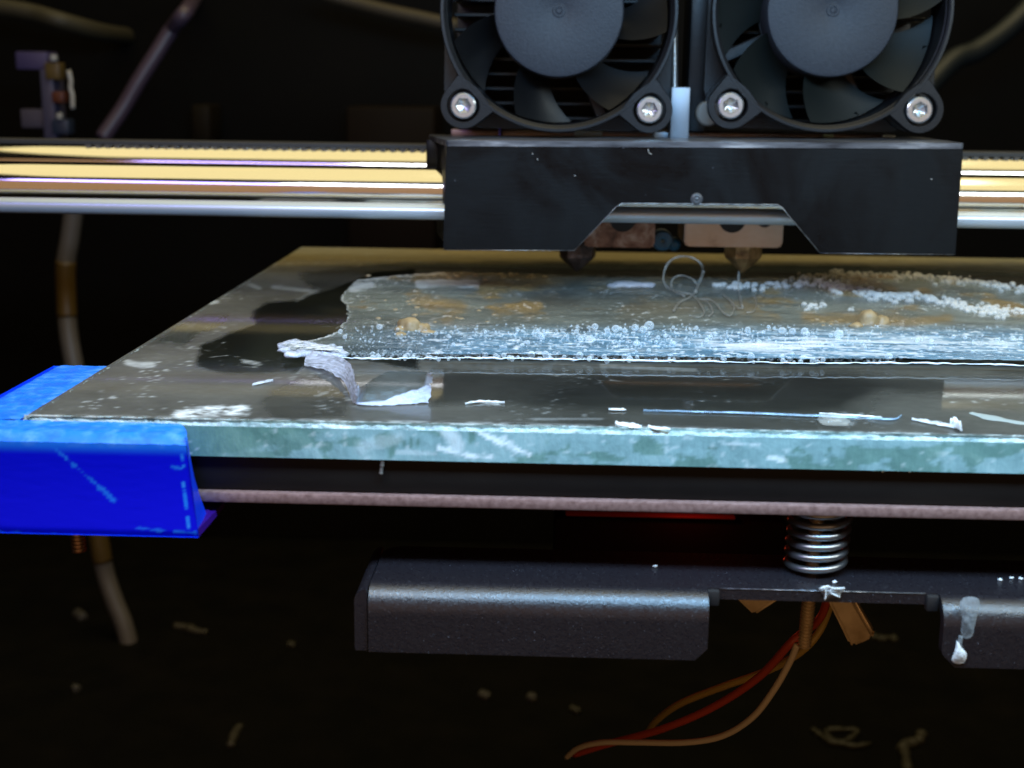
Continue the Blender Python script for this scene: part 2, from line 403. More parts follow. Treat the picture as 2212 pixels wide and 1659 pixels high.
# ---- glass slab (top face a fine grid that carries the dried film)
glass = empty('glass_plate', (20, 215, -TH), 'thick greenish glass plate filmed with dried glue, lying on the black heater plate', 'glass plate')
nx, ny = 470, 330
gx = np.linspace(XL + .35, XR, nx); t = np.linspace(0, 1, ny) ** 1.35; gy = YF + .5 + t * (YB - .4 - YF - .5)
GX, GY = np.meshgrid(gx, gy, indexing='ij'); GZ = np.zeros_like(GX)
PX = proj(np.stack([GX, GY, GZ], -1)); px, py = PX[..., 0], PX[..., 1]
wx = px + 26 * (fbm(GX * .35, GY * .2, 3) - .5) + 7 * (fbm(GX * 1.4, GY * .8, 31) - .5); wy = py + 10 * (fbm(GX * .35, GY * .2, 5) - .5)
fl = .66 + .32 * fbm(GX * .05, GY * .10, 8) + .10 * (fbm(GX * .5, GY * 1.6, 9) - .5)
dark1 = [(425, 772), (440, 742), (500, 718), (552, 700), (548, 672), (580, 652), (650, 646), (745, 612), (800, 590), (900, 580), (900, 800), (740, 770), (655, 790), (640, 806), (560, 806), (480, 806), (432, 794)]
dark2 = [(640, 592), (740, 574), (830, 564), (1300, 566), (1800, 572), (2300, 590), (2300, 628), (2000, 602), (1600, 600), (1000, 590), (760, 606), (690, 640)]
dark3 = [(330, 742), (380, 705), (450, 682), (500, 678), (480, 700), (420, 728), (400, 746)]
clear4 = [(930, 800), (1260, 806), (1850, 812), (2300, 812), (2300, 850), (1880, 846), (1820, 880), (1700, 892), (1500, 888), (1240, 880), (1000, 872), (930, 876)]
clear5 = [(640, 818), (740, 800), (760, 850), (745, 900), (600, 905), (560, 870), (590, 840)]
matte = soft_poly(wx, wy, dark1, 4); k = matte; fl *= 1 - .93 * k
k = soft_poly(wx, wy, dark2, 7); fl *= 1 - .55 * k
k = soft_poly(wx, wy, dark3, 6); fl *= 1 - .55 * k
k = soft_poly(wx, wy, clear4, 10); fl *= 1 - .62 * k
k = soft_poly(wx, wy, clear5, 6); fl *= 1 - .35 * k
fl *= 1 - .50 * sstep(930, 1300, px) * sstep(1960, 1800, px) * sstep(770, 820, py)
fl *= 1 + .75 * sstep(575, 556, py) + .3 * sstep(640, 200, px)
tan = sstep(580, 556, py + 10 * (fbm(GX * .2, GY * .2, 15) - .5)) * (.55 + .45 * fbm(GX * .05, GY * .5, 16))  # yellow reflection along the far strip, painted into the film colour
# speckles and smears of white
wh = np.zeros_like(fl)
wh += sstep(.80, .87, vnoise(GX * 2.3, GY * 1.5, 77)) * sstep(.55, .75, fbm(GX * .12, GY * .12, 55)) * .4
wh += sstep(.77, .84, vnoise(GX * 1.7, GY * 1.3, 79)) * soft_poly(px, py, [(320, 760), (500, 690), (520, 700), (450, 750)], 20) * .22
for pts, w, a in [([(275, 783), (300, 788), (330, 788)], 9, .55), ([(525, 780), (560, 786)], 7, .5), ([(590, 620), (640, 625), (685, 630)], 6, .25), ([(455, 655), (470, 652)], 5, .6),
                  ([(640, 650), (690, 625)], 5, .25), ([(540, 615), (560, 622)], 6, .25), ([(1300, 790), (1500, 800)], 6, .25), ([(1040, 868), (1075, 872)], 4, .9), ([(1150, 905), (1300, 905)], 3, .35)]:
    d = seg_dist(px, py, pts); wh = np.maximum(wh, a * sstep(w, w * .3, d) * (.4 + .9 * fbm(GX * 2, GY * 1.2, 66)))
d = seg_dist(px, py, [(385, 897), (440, 888), (530, 886)]); wh = np.maximum(wh, .95 * sstep(15, 5, d + 16 * (fbm(GX * 1.5, GY * 3, 61) - .5)) * sstep(.34, .5, fbm(GX * 1.2, GY * 4, 63)))
d = seg_dist(px, py, [(40, 900), (300, 905), (900, 915), (1500, 928), (2300, 950)]); wh = np.maximum(wh, .5 * sstep(9, 2, d) * sstep(.4, .6, fbm(GX * 1.1, GY * 2, 62)))
wh = np.clip(wh, 0, 1)
b = MB(); b.grid(np.stack([GX, GY, GZ], -1))
nt = len(b.v)
# underside: single face joined by narrow chamfer faces
v0 = len(b.v)
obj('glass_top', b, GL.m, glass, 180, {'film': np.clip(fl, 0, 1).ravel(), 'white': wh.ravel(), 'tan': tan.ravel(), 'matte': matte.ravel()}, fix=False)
# frosted sides: front, left, back
nu, nv = 560, 14
u = np.linspace(XL, XR, nu); w = np.linspace(-TH, -.55, nv)
U, Wz = np.meshgrid(u, w, indexing='ij')
FP = np.stack([U, YF + 0 * U, Wz], -1); q = proj(FP); qx, qy = q[..., 0], q[..., 1]
fw = np.zeros_like(U)
for pts, w_, a in [([(965, 930), (985, 950), (990, 975)], 20, .5), ([(950, 968), (1010, 985), (1060, 987)], 7, .8), ([(1040, 935), (1080, 955), (1115, 972), (1145, 980)], 5, .9), ([(1090, 945), (1110, 965)], 9, .7),
                   ([(860, 975), (940, 980)], 6, .3), ([(1660, 990), (1690, 994)], 8, .7), ([(1560, 958), (1640, 962)], 5, .5), ([(780, 965), (860, 945)], 20, .25)]:
    d = seg_dist(qx, qy, pts) + 14 * (fbm(U * 1.6, Wz * 1.6, 71) - .5); fw = np.maximum(fw, a * sstep(w_, w_ * .25, d))
fw = np.maximum(fw, .30 * sstep(.70, .78, fbm(U * 1.2, Wz * 1.6, 73)))
chip = sstep(.55, .585, fbm(U * .22 + .05 * Wz, Wz * .55, 74, 5)) * .75
chip = np.maximum(chip, sstep(690, 560, qx + 90 * (fbm(U * .8, Wz * 1.3, 75) - .5) - 50 * (Wz + 2)) * .9)  # left end made darker and greener
chip = np.maximum(chip, .8 * sstep(.66, .72, fbm(U * 2.2, Wz * .5, 76)) * sstep(.5, .6, fbm(U * .2, Wz * .3, 78)))
b = MB(); b.grid(FP, flip=False)
fa = list(fw.ravel())
b.box(XL - .01, XL + .02, YF + .01, YB, -TH, -.5); b.box(XL + .03, XR, YB - .02, YB, -TH, -.5); fa += [0] * 16; ca_ = list(chip.ravel()) + [.3] * 16
obj('frosted_side', b, FR.m, glass, 0, {'white': fa, 'chip': ca_}, fix=False)
# ground rim: an irregular bevelled bead along the front and left edges
def rim_strip(p0, p1, n, nrm, seed):
    rows = []
    for i in range(n):
        s = i / (n - 1); c = np.array(p0) * (1 - s) + np.array(p1) * s; L = s * np.linalg.norm(np.array(p1) - np.array(p0))
        row = []
        for j in range(7):
            a = j / 6
            off = .62 * (1 - a) ** 1.0; z = -.74 + .76 * a ** .8
            j1 = (.55 * (float(fbm(L * 1.3, j * .8, seed)) - .5) + .30 * (float(vnoise(L * 5, j * 2.1, seed + 5)) - .5)) * (1 if 0 < j else .4)
            row.append(c + np.array(nrm) * (off - .5 + j1 * .8) + np.array([0, 0, z + j1 * .7 * (1 if j < 6 else .2)]))
        rows.append(row)
    return rows
b = MB(); b.grid(rim_strip((XL, YF + .45, 0), (XR, YF + .45, 0), 900, (0, -1, 0), 91))
b.grid(rim_strip((XL + .45, YF, 0), (XL + .45, YB, 0), 400, (-1, 0, 0), 95), flip=True)
obj('ground_rim', b, RIM.m, glass, 180)

# =================================================================== DRIED GLUE SHEET with bubbles
glue = empty('glue_sheet', (40, 190, 0), 'wide crust of dried clear glue full of bubbles, peeling up from the glass', 'glue residue')
x0, x1 = atz(600, 770)[0], 118.0
ys0, ys1 = 164.0, 262.0
nx, ny = 640, 300
gx = np.linspace(x0, x1, nx); gy = ys0 + np.linspace(0, 1, ny) ** 1.25 * (ys1 - ys0)
GX, GY = np.meshgrid(gx, gy, indexing='ij')
q = proj(np.stack([GX, GY, 0 * GX + .5], -1)); px, py = q[..., 0], q[..., 1]
jx = px + 14 * (fbm(GX * .6, GY * .6, 1) - .5); jy = py + 7 * (fbm(GX * .7, GY * .5, 2) - .5)
outline = [(606, 752), (622, 742), (655, 740), (700, 726), (728, 716), (738, 698), (750, 684), (748, 662), (736, 640), (745, 617), (770, 602), (850, 593), (960, 586), (1080, 588), (1250, 594), (1440, 596), (1660, 598), (1780, 594), (1880, 591), (2000, 594), (2100, 606), (2212, 622), (2400, 650),
           (2400, 806), (2212, 788), (1960, 783), (1740, 784), (1474, 780), (1200, 775), (1000, 773), (860, 775), (735, 774), (670, 768), (630, 765)]
keep = inside(jx, np.where(py > 740, py, jy), outline)
edge = seg_dist(px, py, [(606, 752), (670, 768), (735, 774), (860, 775), (1000, 773), (1200, 775), (1474, 780), (1740, 784), (1960, 783), (2212, 788), (2400, 806)])
zz = .28 + .75 * np.exp(-edge / 30.) + .22 * (fbm(GX * .4, GY * .25, 21) - .5) + .16 * (fbm(GX * 1.6, GY * 1.2, 22) - .5)
far = sstep(705, 640, py)
brown = np.clip(sstep(.50, .66, fbm(GX * .16, GY * .09, 33) + .16 * (vnoise(GX * .9, GY * .6, 34) - .5)) * sstep(705, 660, py) * 1.0 * (1 - .6 * sstep(1180, 1300, px) * sstep(1700, 1560, px)), 0, 1)
brown = np.maximum(brown, .9 * sstep(16, 3, seg_dist(px, py, [(900, 596), (1040, 590), (1180, 598)]) + 16 * (fbm(GX * .5, GY * .4, 35) - .5)))
brown = np.maximum(brown, .9 * sstep(18, 2, seg_dist(px, py, [(1740, 683), (1960, 694), (2050, 690)]) + 18 * (fbm(GX * .5, GY * .4, 36) - .5)))
brown = np.maximum(brown, .8 * sstep(16, 3, seg_dist(px, py, [(900, 645), (1000, 660), (960, 690)]) + 22 * (fbm(GX * .8, GY * .6, 37) - .5)))
white = np.zeros_like(px)
led = seg_dist(jx, jy, [(606, 752), (622, 742), (655, 740), (700, 726), (728, 716), (738, 698), (750, 684), (748, 662), (736, 640), (745, 617), (770, 602), (850, 593), (960, 586)])
white = np.maximum(white, .5 * sstep(7, 1, led + 4 * (fbm(GX * 1.1, GY * .9, 48) - .5)))
tip = soft_poly(jx, jy, [(618, 756), (640, 738), (665, 745), (720, 752), (738, 766), (730, 775), (660, 770), (640, 764)], 6); white = np.maximum(white, tip * .9 * sstep(.3, .55, fbm(GX * 1.2, GY * 1.2, 42)))
near = sstep(690, 725, py)
white = np.maximum(white, near * .75 * sstep(.62, .72, fbm(GX * .9, GY * 1.1, 43, 5)) * sstep(760, 1000, px))
white = np.maximum(white, near * .9 * sstep(.45, .6, fbm(GX * .14, GY * .8, 44, 5)) * soft_poly(px, py, [(1500, 735), (1750, 725), (1990, 735), (2190, 742), (2190, 756), (1980, 752), (1900, 772), (1560, 760)], 14))
white = np.maximum(white, .42 * sstep(.76, .86, vnoise(GX * 1.8, GY * 1.3, 45)) * sstep(.45, .6, fbm(GX * .3, GY * .3, 46)))
white = np.maximum(white, .55 * sstep(12, 3, seg_dist(px, py, [(905, 612), (960, 608), (1030, 613)]) + 14 * (fbm(GX * .7, GY * .7, 47) - .5)))
white = np.maximum(white, .45 * sstep(14, 3, seg_dist(px, py, [(760, 620), (800, 612)]) + 14 * (fbm(GX * .7, GY * .7, 47) - .5)))
cover = .30 + .40 * fbm(GX * .25, GY * .18, 51) + .42 * near * sstep(850, 1100, px) + .12 * sstep(1500, 2000, px)
cover = cover * (1 - .85 * soft_poly(jx, jy, [(1140, 640), (1200, 632), (1260, 642), (1240, 655), (1180, 660)], 12)) * (1 - .7 * soft_poly(jx, jy, [(1190, 714), (1250, 705), (1300, 712), (1240, 718)], 6))
cover = cover + .26 * far * sstep(1130, 960, px) + .24 * far * sstep(1480, 1750, px)
cover = np.maximum(cover, brown * .7); zz += .12 * brown + .35 * tip + .1 * white
idx = -np.ones(nx * ny, int)
kf = keep[:-1, :-1] & keep[1:, :-1] & keep[1:, 1:] & keep[:-1, 1:]
ii, jj = np.nonzero(kf)
fc = np.stack([ii * ny + jj, (ii + 1) * ny + jj, (ii + 1) * ny + jj + 1, ii * ny + jj + 1], 1)
used = np.unique(fc); idx[used] = np.arange(len(used))
V = np.stack([GX, GY, np.maximum(zz, .08)], -1).reshape(-1, 3)[used]
b = MB(); b.add(V, idx[fc].tolist())
A = lambda a: np.clip(a.ravel()[used], 0, 1)
obj('glue_film', b, GLUE.m, glue, 180, {'cover': A(cover), 'brown': A(brown), 'white': A(white), 'thick': A(near * sstep(640, 950, px + 40 * (fbm(GX * .3, GY * .3, 58) - .5)) * .95)}, fix=False)  # last attribute marks the near band tinted with the blue lamp cast
# front lip of the sheet: a bright bead
e_px = [(735, 773), (860, 775), (1000, 773), (1200, 776), (1474, 780), (1740, 784), (1960, 784), (2212, 789), (2300, 793)]
lip = [atz(x, y, .95) for x, y in smooth_path(e_px, 24)]
lip = [p + np.array([0, .25 * (float(vnoise(p[0] * 1.4, 3, 6)) - .5), .16 * (float(vnoise(p[0] * 2.2, 8, 7)) - .5)]) for p in lip]
obj('front_lip', MB().tube(lip, [.06 + .10 * float(vnoise(p[0] * .6, 1, 8)) for p in lip], 6), plain('glue_lip', (.70, .78, .84), .2), glue, 180)
# bubbles
bm = bmesh.new(); bmesh.ops.create_icosphere(bm, subdivisions=2, radius=1.0)
sm = MB().bm(bm); bub_me = mesh_data('bubble', sm, BUB.m, (0, 0, 0), 180)
B_LIST = []
def bubble_at(x, y, r, z=None):
    z = .55 + .5 * r if z is None else z
    p = atz(x, y, z); B_LIST.append((p, r * .82))
R = random.Random(5)
for x, y, r in [(1148, 766, .62), (1180, 768, .7), (1252, 768, .62), (1088, 768, .45), (1305, 770, .45), (1350, 770, .5), (1562, 772, .5), (1622, 772, .68), (1690, 770, .45), (1735, 772, .45), (1920, 770, .65), (1375, 742, .58), (1360, 776, .55)]:
    bubble_at(x, y, r, .95)
for x, y, r in [(1285, 706, .68), (1330, 710, .75), (1312, 714, .5), (1372, 708, .75), (1402, 704, .9), (1390, 712, .7), (1350, 714, .5), (1245, 716, .4), (1162, 714, .4), (1118, 712, .35), (1170, 728, .6), (1255, 732, .5), (1745, 721, .55), (1615, 713, .55), (1690, 714, .7), (1712, 716, .6), (1738, 716, .75), (1812, 722, .85), (1795, 724, .4), (1140, 740, .42), (1455, 742, .45), (1640, 738, .45), (820, 706, .55), (735, 716, .45), (745, 728, .4), (1982, 735, .45), (2012, 736, .4), (2060, 727, .4), (2085, 729, .4), (2155, 735, .45), (2188, 731, .5), (2205, 731, .4), (2010, 752, .28), (2100, 760, .25), (1990, 760, .25), (2150, 755, .28), (1870, 752, .28)]:
    bubble_at(x, y, r)
for i in range(100):                                            # dense row on the front lip
    x = R.choice([R.uniform(800, 1000), R.uniform(980, 1800), R.uniform(1000, 1750)]); r = R.choice([.18, .22, .28, .35, .45])
    bubble_at(x, 775 + (x - 900) * .009 + R.uniform(-12, 1), r, .85)
for i in range(134):
    x = R.gauss(1320, 270); y = R.uniform(706, 770); r = R.choice([.16, .2, .25, .3, .38])
    if 800 < x < 1900: bubble_at(x, y, r)
while len(B_LIST) < 290:
    bubble_at(R.uniform(900, 2200), R.uniform(725, 778), R.choice([.14, .18, .24]))
# the finest froth, too small to pick out singly
froth = MB(); bm = bmesh.new(); bmesh.ops.create_icosphere(bm, subdivisions=1, radius=1.0); fb = [q.co.copy() for q in bm.verts]; ff = [tuple(q.index for q in f.verts) for f in bm.faces]; bm.free()
for i in range(2600):
    if i % 3 == 0: x = R.uniform(745, 2300); y = R.uniform(700, 772)
    elif i % 3 == 1: x = R.gauss(1300, 260); y = R.uniform(712, 772)
    else: x = R.uniform(760, 1950); y = 772 + (x - 900) * .009 - abs(R.gauss(0, 6))
    if not 735 < x < 2300: continue
    c_ = atz(x, y, .55); r_ = R.choice([.07, .09, .11, .14, .18])
    froth.add([(c_[0] + q.x * r_, c_[1] + q.y * r_, c_[2] + q.z * r_) for q in fb], ff)
o = obj('froth', froth, BUB.m, glue, 180); o['kind'] = 'stuff'
for i, (p, r) in enumerate(B_LIST[:290]):
    inst('bubble', bub_me, glue, p, (R.uniform(0, 3), R.uniform(0, 3), 0), (r * R.uniform(.9, 1.2), r * R.uniform(.9, 1.15), r * R.uniform(.8, 1.05)))

# lumps of residue that stand on the sheet
def lump(b, c, rx, ry, rz, seed, sub=3, amp=.35):
    bm = bmesh.new(); bmesh.ops.create_icosphere(bm, subdivisions=sub, radius=1.0)
    for q in bm.verts:
        n = q.co.normalized()
        f = 1 + amp * 2 * (float(fbm(n.x * 2.1 + 7 + seed, n.y * 2.1 + n.z * 1.7 + 3, seed)) - .5)
        q.co = Vector((n.x * rx * f + c[0], n.y * ry * f + c[1], max(n.z * rz * f, -.2) + c[2]))
    return b.bm(bm)
def lump_obj(name, lst, mat, label=None):
    b = MB()
    for i, (x, y, w, h) in enumerate(lst):
        c = atz(x, y, .3); s = np.linalg.norm(c - CAM) / F_PX
        lump(b, c, w * s, w * s * .8, h * s, 3 + i * 7 + int(x) % 50)
    return obj(name, b, mat, glue, 180, origin=np.mean(np.array(b.v), 0), label=label)
lump_obj('crust_lump', [(885, 712, 26, 26), (912, 712, 22, 14), (865, 714, 14, 10), (865, 724, 13, 7), (925, 718, 18, 6)], CRUST.m, 'tan crust lump beside the left end of the bubbles')
lump_obj('crust_lump', [(1876, 700, 24, 28), (1904, 700, 18, 18), (1850, 706, 14, 10)], CRUST.m, 'tan crust lump right of the strands')
lump_obj('crust_lump', [(1355, 616, 34, 9), (1330, 618, 20, 6), (1395, 617, 22, 7)], plain('grey_crust', (.34, .33, .36), .5), 'flat grey lump under the left nozzle')
for i in range(60):                                             # crumbs of brown crust
    x, y = R.choice([(R.uniform(800, 1120), R.uniform(640, 700)), (R.uniform(790, 1180), R.uniform(590, 605)), (R.uniform(1740, 1960), R.uniform(690, 706))]); s = R.uniform(2, 5)
    b = MB(); c = atz(x, y, .25); k_ = np.linalg.norm(c - CAM) / F_PX
    lump(b, c, s * 1.5 * k_, s * k_, s * .7 * k_, i, 2); obj('crust_crumb', b, CRUST.m, glue, 180, origin=c)
foam = []
path1 = smooth_path([(1560, 622), (1640, 618), (1740, 614), (1800, 616), (1850, 626), (1900, 636), (1960, 640), (2040, 650), (2090, 664), (2150, 670), (2230, 676)], 6)
path2 = smooth_path([(1720, 600), (1800, 596), (1880, 594), (1960, 597), (2040, 602), (2120, 612), (2230, 628)], 6)
for pth, n, sz in ((path1, 300, (2.5, 8)), (path2, 240, (2.5, 7))):
    for i in range(n):
        p = pth[int(R.random() ** .8 * (len(pth) - 1))]; foam.append((p[0] + R.gauss(0, 12), p[1] + R.gauss(0, 4), R.uniform(*sz)))
for x, y, s in [(1750, 664, 12), (1770, 664, 12), (1840, 668, 6), (1590, 620, 14), (1670, 618, 14), (1810, 626, 18), (1960, 648, 20), (2040, 652, 14), (2140, 676, 16), (2165, 680, 12), (1870, 640, 16), (1900, 640, 20)]: foam += [(x + R.gauss(0, s * .6), y + R.gauss(0, s * .3), s * R.uniform(.3, .6)) for _ in range(6)]
b = MB(); bm = bmesh.new(); bmesh.ops.create_icosphere(bm, subdivisions=2, radius=1.0); base = [q.co.copy() for q in bm.verts]; bf = [tuple(q.index for q in f.verts) for f in bm.faces]; bm.free()
for x, y, s in foam:
    c = atz(x, y, .4); k_ = np.linalg.norm(c - CAM) / F_PX; r = s * k_
    b.add([(c[0] + q.x * r, c[1] + q.y * r, max(0.05, c[2] + q.z * r * .85)) for q in base], bf)
o = obj('foam_beads', b, clear_mix('foam_bead', (.80, .79, .76), lambda m: m.math('ADD', m.math('MULTIPLY', m.n('ShaderNodeLayerWeight', i_Blend=.5).outputs['Facing'], .5), .28, True), .25).m, glue, 180); o['kind'] = 'stuff'
foamS = []
# crinkled white tip mass
b = MB()
for i in range(90):
    x = R.uniform(618, 738); y = 750 + (x - 625) * .13 + R.gauss(0, 6); s = R.uniform(6, 14)
    c = atz(x, y, .75); k_ = np.linalg.norm(c - CAM) / F_PX
    lump(b, c, s * 1.5 * k_, s * k_ * 1.6, s * .62 * k_, i + 100, 2, .45)
obj('crinkled_tip', b, clear_mix('crinkled_glue', (.66, .70, .80), lambda m: m.ramp(m.noise(600, 4), [(.3, .2), (.65, .9)]), .2, bump=(700, 4, .6, .0003)).m, glue, 180)

# curled ribbon that stands up from the glass
Apx = [(657, 790, .3), (700, 799, .6), (737, 818, .8), (752, 842, .7), (758, 860, .35), (772, 874, .12), (800, 876, .1), (860, 874, .1), (925, 870, .1)]
Bpx = [(662, 764, .9), (720, 768, 1.3), (752, 782, 2.0), (764, 804, 2.8), (768, 826, 2.6), (782, 836, 2.2), (826, 808, 3.5), (888, 802, 3.7), (934, 806, 3.6)]
def lift(l): return smooth_path([atz(x, y, z) for x, y, z in l], 10)
PA, PB = lift(Apx), lift(Bpx); n = len(PA); m_ = 22
rows, at_ = [], []
for i in range(n):
    row = []; s = i / (n - 1)
    for j in range(m_):
        a = j / (m_ - 1); p = PA[i] * (1 - a) + PB[i] * a
        bul = math.sin(math.pi * a) * (.5 if s > .6 else -.35)
        cr = .28 * (float(fbm(i * .5, j * .7, 13)) - .5) * (1.3 if s < .6 else .25)
        p = p + np.array([0, bul + cr, cr])
        if i == n - 1: p = p + np.array([.5 * (float(vnoise(j * .7, 2, 4)) - .5), 0, 0])
        if j in (0, m_ - 1): p = p + np.array([0, 0, .18 * (float(vnoise(i * .8, j, 5)) - .4)])
        row.append(p)
        wv = .80 + 1.3 * (float(fbm(i * .45, j * .6, 14)) - .5) if s < .60 else .04
        if s >= .60:
            if a < .10: wv = .9
            if s > .76 and a < (s - .76) * 2.4 * (.9 + .3 * float(vnoise(i * .4, 1, 2))): wv = 1.0
            if s > .965: wv = max(wv, .7)
            if s < .68: wv = max(wv, .55 * (1 - (s - .60) / .08))
        at_.append(wv)
    rows.append(row)
b = MB(); b.grid(rows)
obj('curled_ribbon', b, RIBB.m, glue, 180, {'white': np.clip(at_, 0, 1)}, fix=False)

# clear strands oozed under the right nozzle
strand = empty('filament_strands', atz(1530, 680, 0), 'thin clear plastic strands curled in loops under the right nozzle', 'plastic strands')
YS = 236.0
def curl(pts, r=.16, name='strand', dy=0):
    P = smooth_path([q_ if q_[2] > .7 else atz(*xy, .7) for xy, q_ in ((xy, aty(*xy, YS + dy)) for xy in pts)], 8)
    P = [p + np.array([0, 1.2 * math.sin(i * .25), 0]) for i, p in enumerate(P)]
    obj(name, MB().tube(P, [r * (.65 + .7 * float(vnoise(i * .35, r * 50, 7))) for i in range(len(P))], 8), OOZE.m, strand, 180)
curl([(1478, 640), (1445, 625), (1432, 600), (1440, 572), (1465, 557), (1495, 556), (1515, 572), (1518, 598), (1505, 622), (1490, 640), (1470, 655), (1455, 672)], .2)
curl([(1500, 636), (1470, 634), (1450, 620), (1452, 604), (1472, 597), (1495, 602), (1506, 616)], .17, dy=-1)
curl([(1502, 632), (1515, 605), (1519, 585)], .26)
curl([(1500, 640), (1512, 656), (1520, 672), (1508, 684), (1490, 684)], .14)
curl([(1510, 645), (1530, 655), (1538, 670), (1530, 682)], .15)
curl([(1520, 645), (1545, 655), (1560, 672), (1578, 680), (1588, 668), (1580, 655)], .14)
curl([(1562, 636), (1575, 648), (1592, 662), (1605, 664)], .17)
curl([(1596, 586), (1598, 630), (1602, 662)], .22)
curl([(1630, 640), (1636, 652), (1628, 668), (1612, 674)], .12)

# =================================================================== loose scraps on the glass
def scrap(name, px_pts, label, cat, mat, z=.15, thick=.25, widths=None, parent=None, group=None):
    """an uneven thin shaving: a mid line on the glass with its own width and thickness"""
    P = smooth_path([atz(x, y, z) for x, y in px_pts], 6); n = len(P); rows = []
    for i, p in enumerate(P):
        w = widths[0] + (widths[1] - widths[0]) * math.sin(math.pi * min(1, i / (n - 1))) if widths else .6
        w *= .7 + .6 * float(vnoise(i * .7, len(name), int(px_pts[0][0])))
        T = (P[min(i + 1, n - 1)] - P[max(i - 1, 0)]); T[2] = 0; T /= np.linalg.norm(T) + 1e-9; N = np.array([-T[1], T[0], 0])
        h = thick * (.6 + .8 * float(vnoise(i * .9, 5, int(px_pts[0][1]))))
        rows.append([p - N * w, p - N * w * .6 + [0, 0, h], p + N * w * .5 + [0, 0, h * 1.3], p + N * w, p - [0, 0, .1]])
    b = MB(); b.grid(rows, closed_v=True)
    b.f += [tuple(range(5)), tuple(range(len(b.v) - 1, len(b.v) - 6, -1))]; b.mi += [0, 0]
    return obj(name, b, mat, None, 40, label=label, cat=cat, group=group)
scrap('plastic_sliver', [(1390, 887), (1480, 889), (1600, 892), (1720, 897), (1800, 900), (1880, 904), (1930, 906), (1948, 898)], 'long pale blue plastic sliver lying along the front of the glass', 'plastic scrap', BLUSL, widths=(.02, .24), thick=.10)
scrap('plastic_sliver', [(1770, 893), (1830, 897), (1880, 900), (1905, 902)], 'white plastic sliver lying against the long blue one', 'plastic scrap', WHITE, widths=(.02, .14), thick=.09, z=.15)
scrap('plastic_flake', [(1330, 915), (1350, 918), (1372, 922), (1385, 924)], 'white flake stuck on the rim at the middle of the front edge', 'plastic scrap', WHITE, widths=(.15, .5), thick=.2, z=.03)
scrap('plastic_flake', [(1400, 923), (1420, 926), (1448, 928)], 'smaller white flake on the rim just right of the larger one', 'plastic scrap', WHITE, widths=(.1, .3), thick=.15, z=.03)
scrap('plastic_flake', [(1005, 872), (1035, 868), (1060, 868), (1090, 870)], 'thin white flake lying right of the curled ribbon', 'plastic scrap', WHITE, widths=(.03, .14), thick=.12)
scrap('plastic_flake', [(1315, 885), (1335, 885), (1352, 886)], 'tiny white flake left of the long blue sliver', 'plastic scrap', WHITE, widths=(.05, .2), thick=.12)
scrap('plastic_flake', [(1970, 906), (1995, 910), (2020, 914), (2060, 922), (2078, 930)], 'greyish flake with a raised hooked end near the right front rim', 'plastic scrap', FLAKE.m, widths=(.1, .6), thick=.15)
scrap('plastic_flake', [(2052, 916), (2064, 918), (2076, 930)], 'bent white chip at the rim right of the long sliver', 'plastic scrap', WHITE, widths=(.1, .35), thick=.5, z=.3)
scrap('glue_streak', [(2098, 892), (2130, 900), (2170, 908), (2230, 918)], 'grey dried glue streak running off at the right of the glass', 'glue residue', plain('grey_streak', (.30, .33, .31), .4), widths=(.4, 1.0), thick=.08, z=.05)
scrap('plastic_flake', [(545, 832), (570, 826), (590, 822)], 'thin pale scratch-like shaving beside the dark clear patch', 'plastic scrap', FLAKE.m, widths=(.05, .22), thick=.15)
blob = empty('clear_blob', atz(1800, 912, 0), 'clear wet-looking droplet of plastic under the long blue sliver', 'plastic scrap')
b = MB(); c = atz(1802, 910, .3); lump(b, c, 1.7, 1.3, .7, 44, 3, .4)
obj('droplet', b, clear_mix('clear_droplet', (.80, .78, .70), lambda m: m.math('ADD', m.math('MULTIPLY', m.n('ShaderNodeLayerWeight', i_Blend=.3).outputs['Facing'], .42), .05, True), .06, spec=.9).m, blob, 180)
# drips under the glass edge
def drip(name, pts, Y, r, label, mat, cat='glue drip'):
    P = smooth_path([aty(x, y, Y) for x, y in pts], 6); n = len(P)
    return obj(name, MB().tube(P, [r * (.55 + .6 * float(vnoise(i * .6, 3, 9))) for i in range(n)], 8), mat, None, 180, label=label, cat=cat)
drip('glue_drip', [(825, 985), (826, 1000), (824, 1014), (823, 1024)], YF + .35, .24, 'short grey drip hanging below the glass left of centre', plain('dim_drip', (.13, .115, .10), .5))
for i, (x, y) in enumerate([(1910, 1016), (1944, 1014), (1968, 1016)]):
    drip('plastic_speck', [(x - 5, y + 4), (x, y), (x + 4, y - 5)], YF + .55, .11, ['leftmost of three white specks under the right glass edge', 'middle of three white specks under the right glass edge', 'rightmost of three white specks under the right glass edge'][i], WHITE, 'speck')

# =================================================================== BLUE CORNER CLIP
clip = empty('corner_clip', (XL, YF - 3, -11), 'worn blue printed plastic clip gripping the left front corner of the glass', 'clip')
yc = 129.6; zt, zb_ = -.35, aty(200, 1156, 129.6)[2]
xr = aty(405, 1040, yc)[0]; xl = XL - 7.0; yb_ = atz(195, 786, 0)[1]
def worn_grid(P, fn):
    P = np.asarray(P); return P, fn(P).ravel()
b = MB(); wa = []
def face(P, fn, flip=False):
    b.grid(P, flip=flip); wa.extend(np.clip(fn(P), 0, 1).ravel().tolist())
def edge_noise(P, s): return fbm(P[..., 0] * .9 + P[..., 2], P[..., 1] * .9 + P[..., 2] * .7, s)
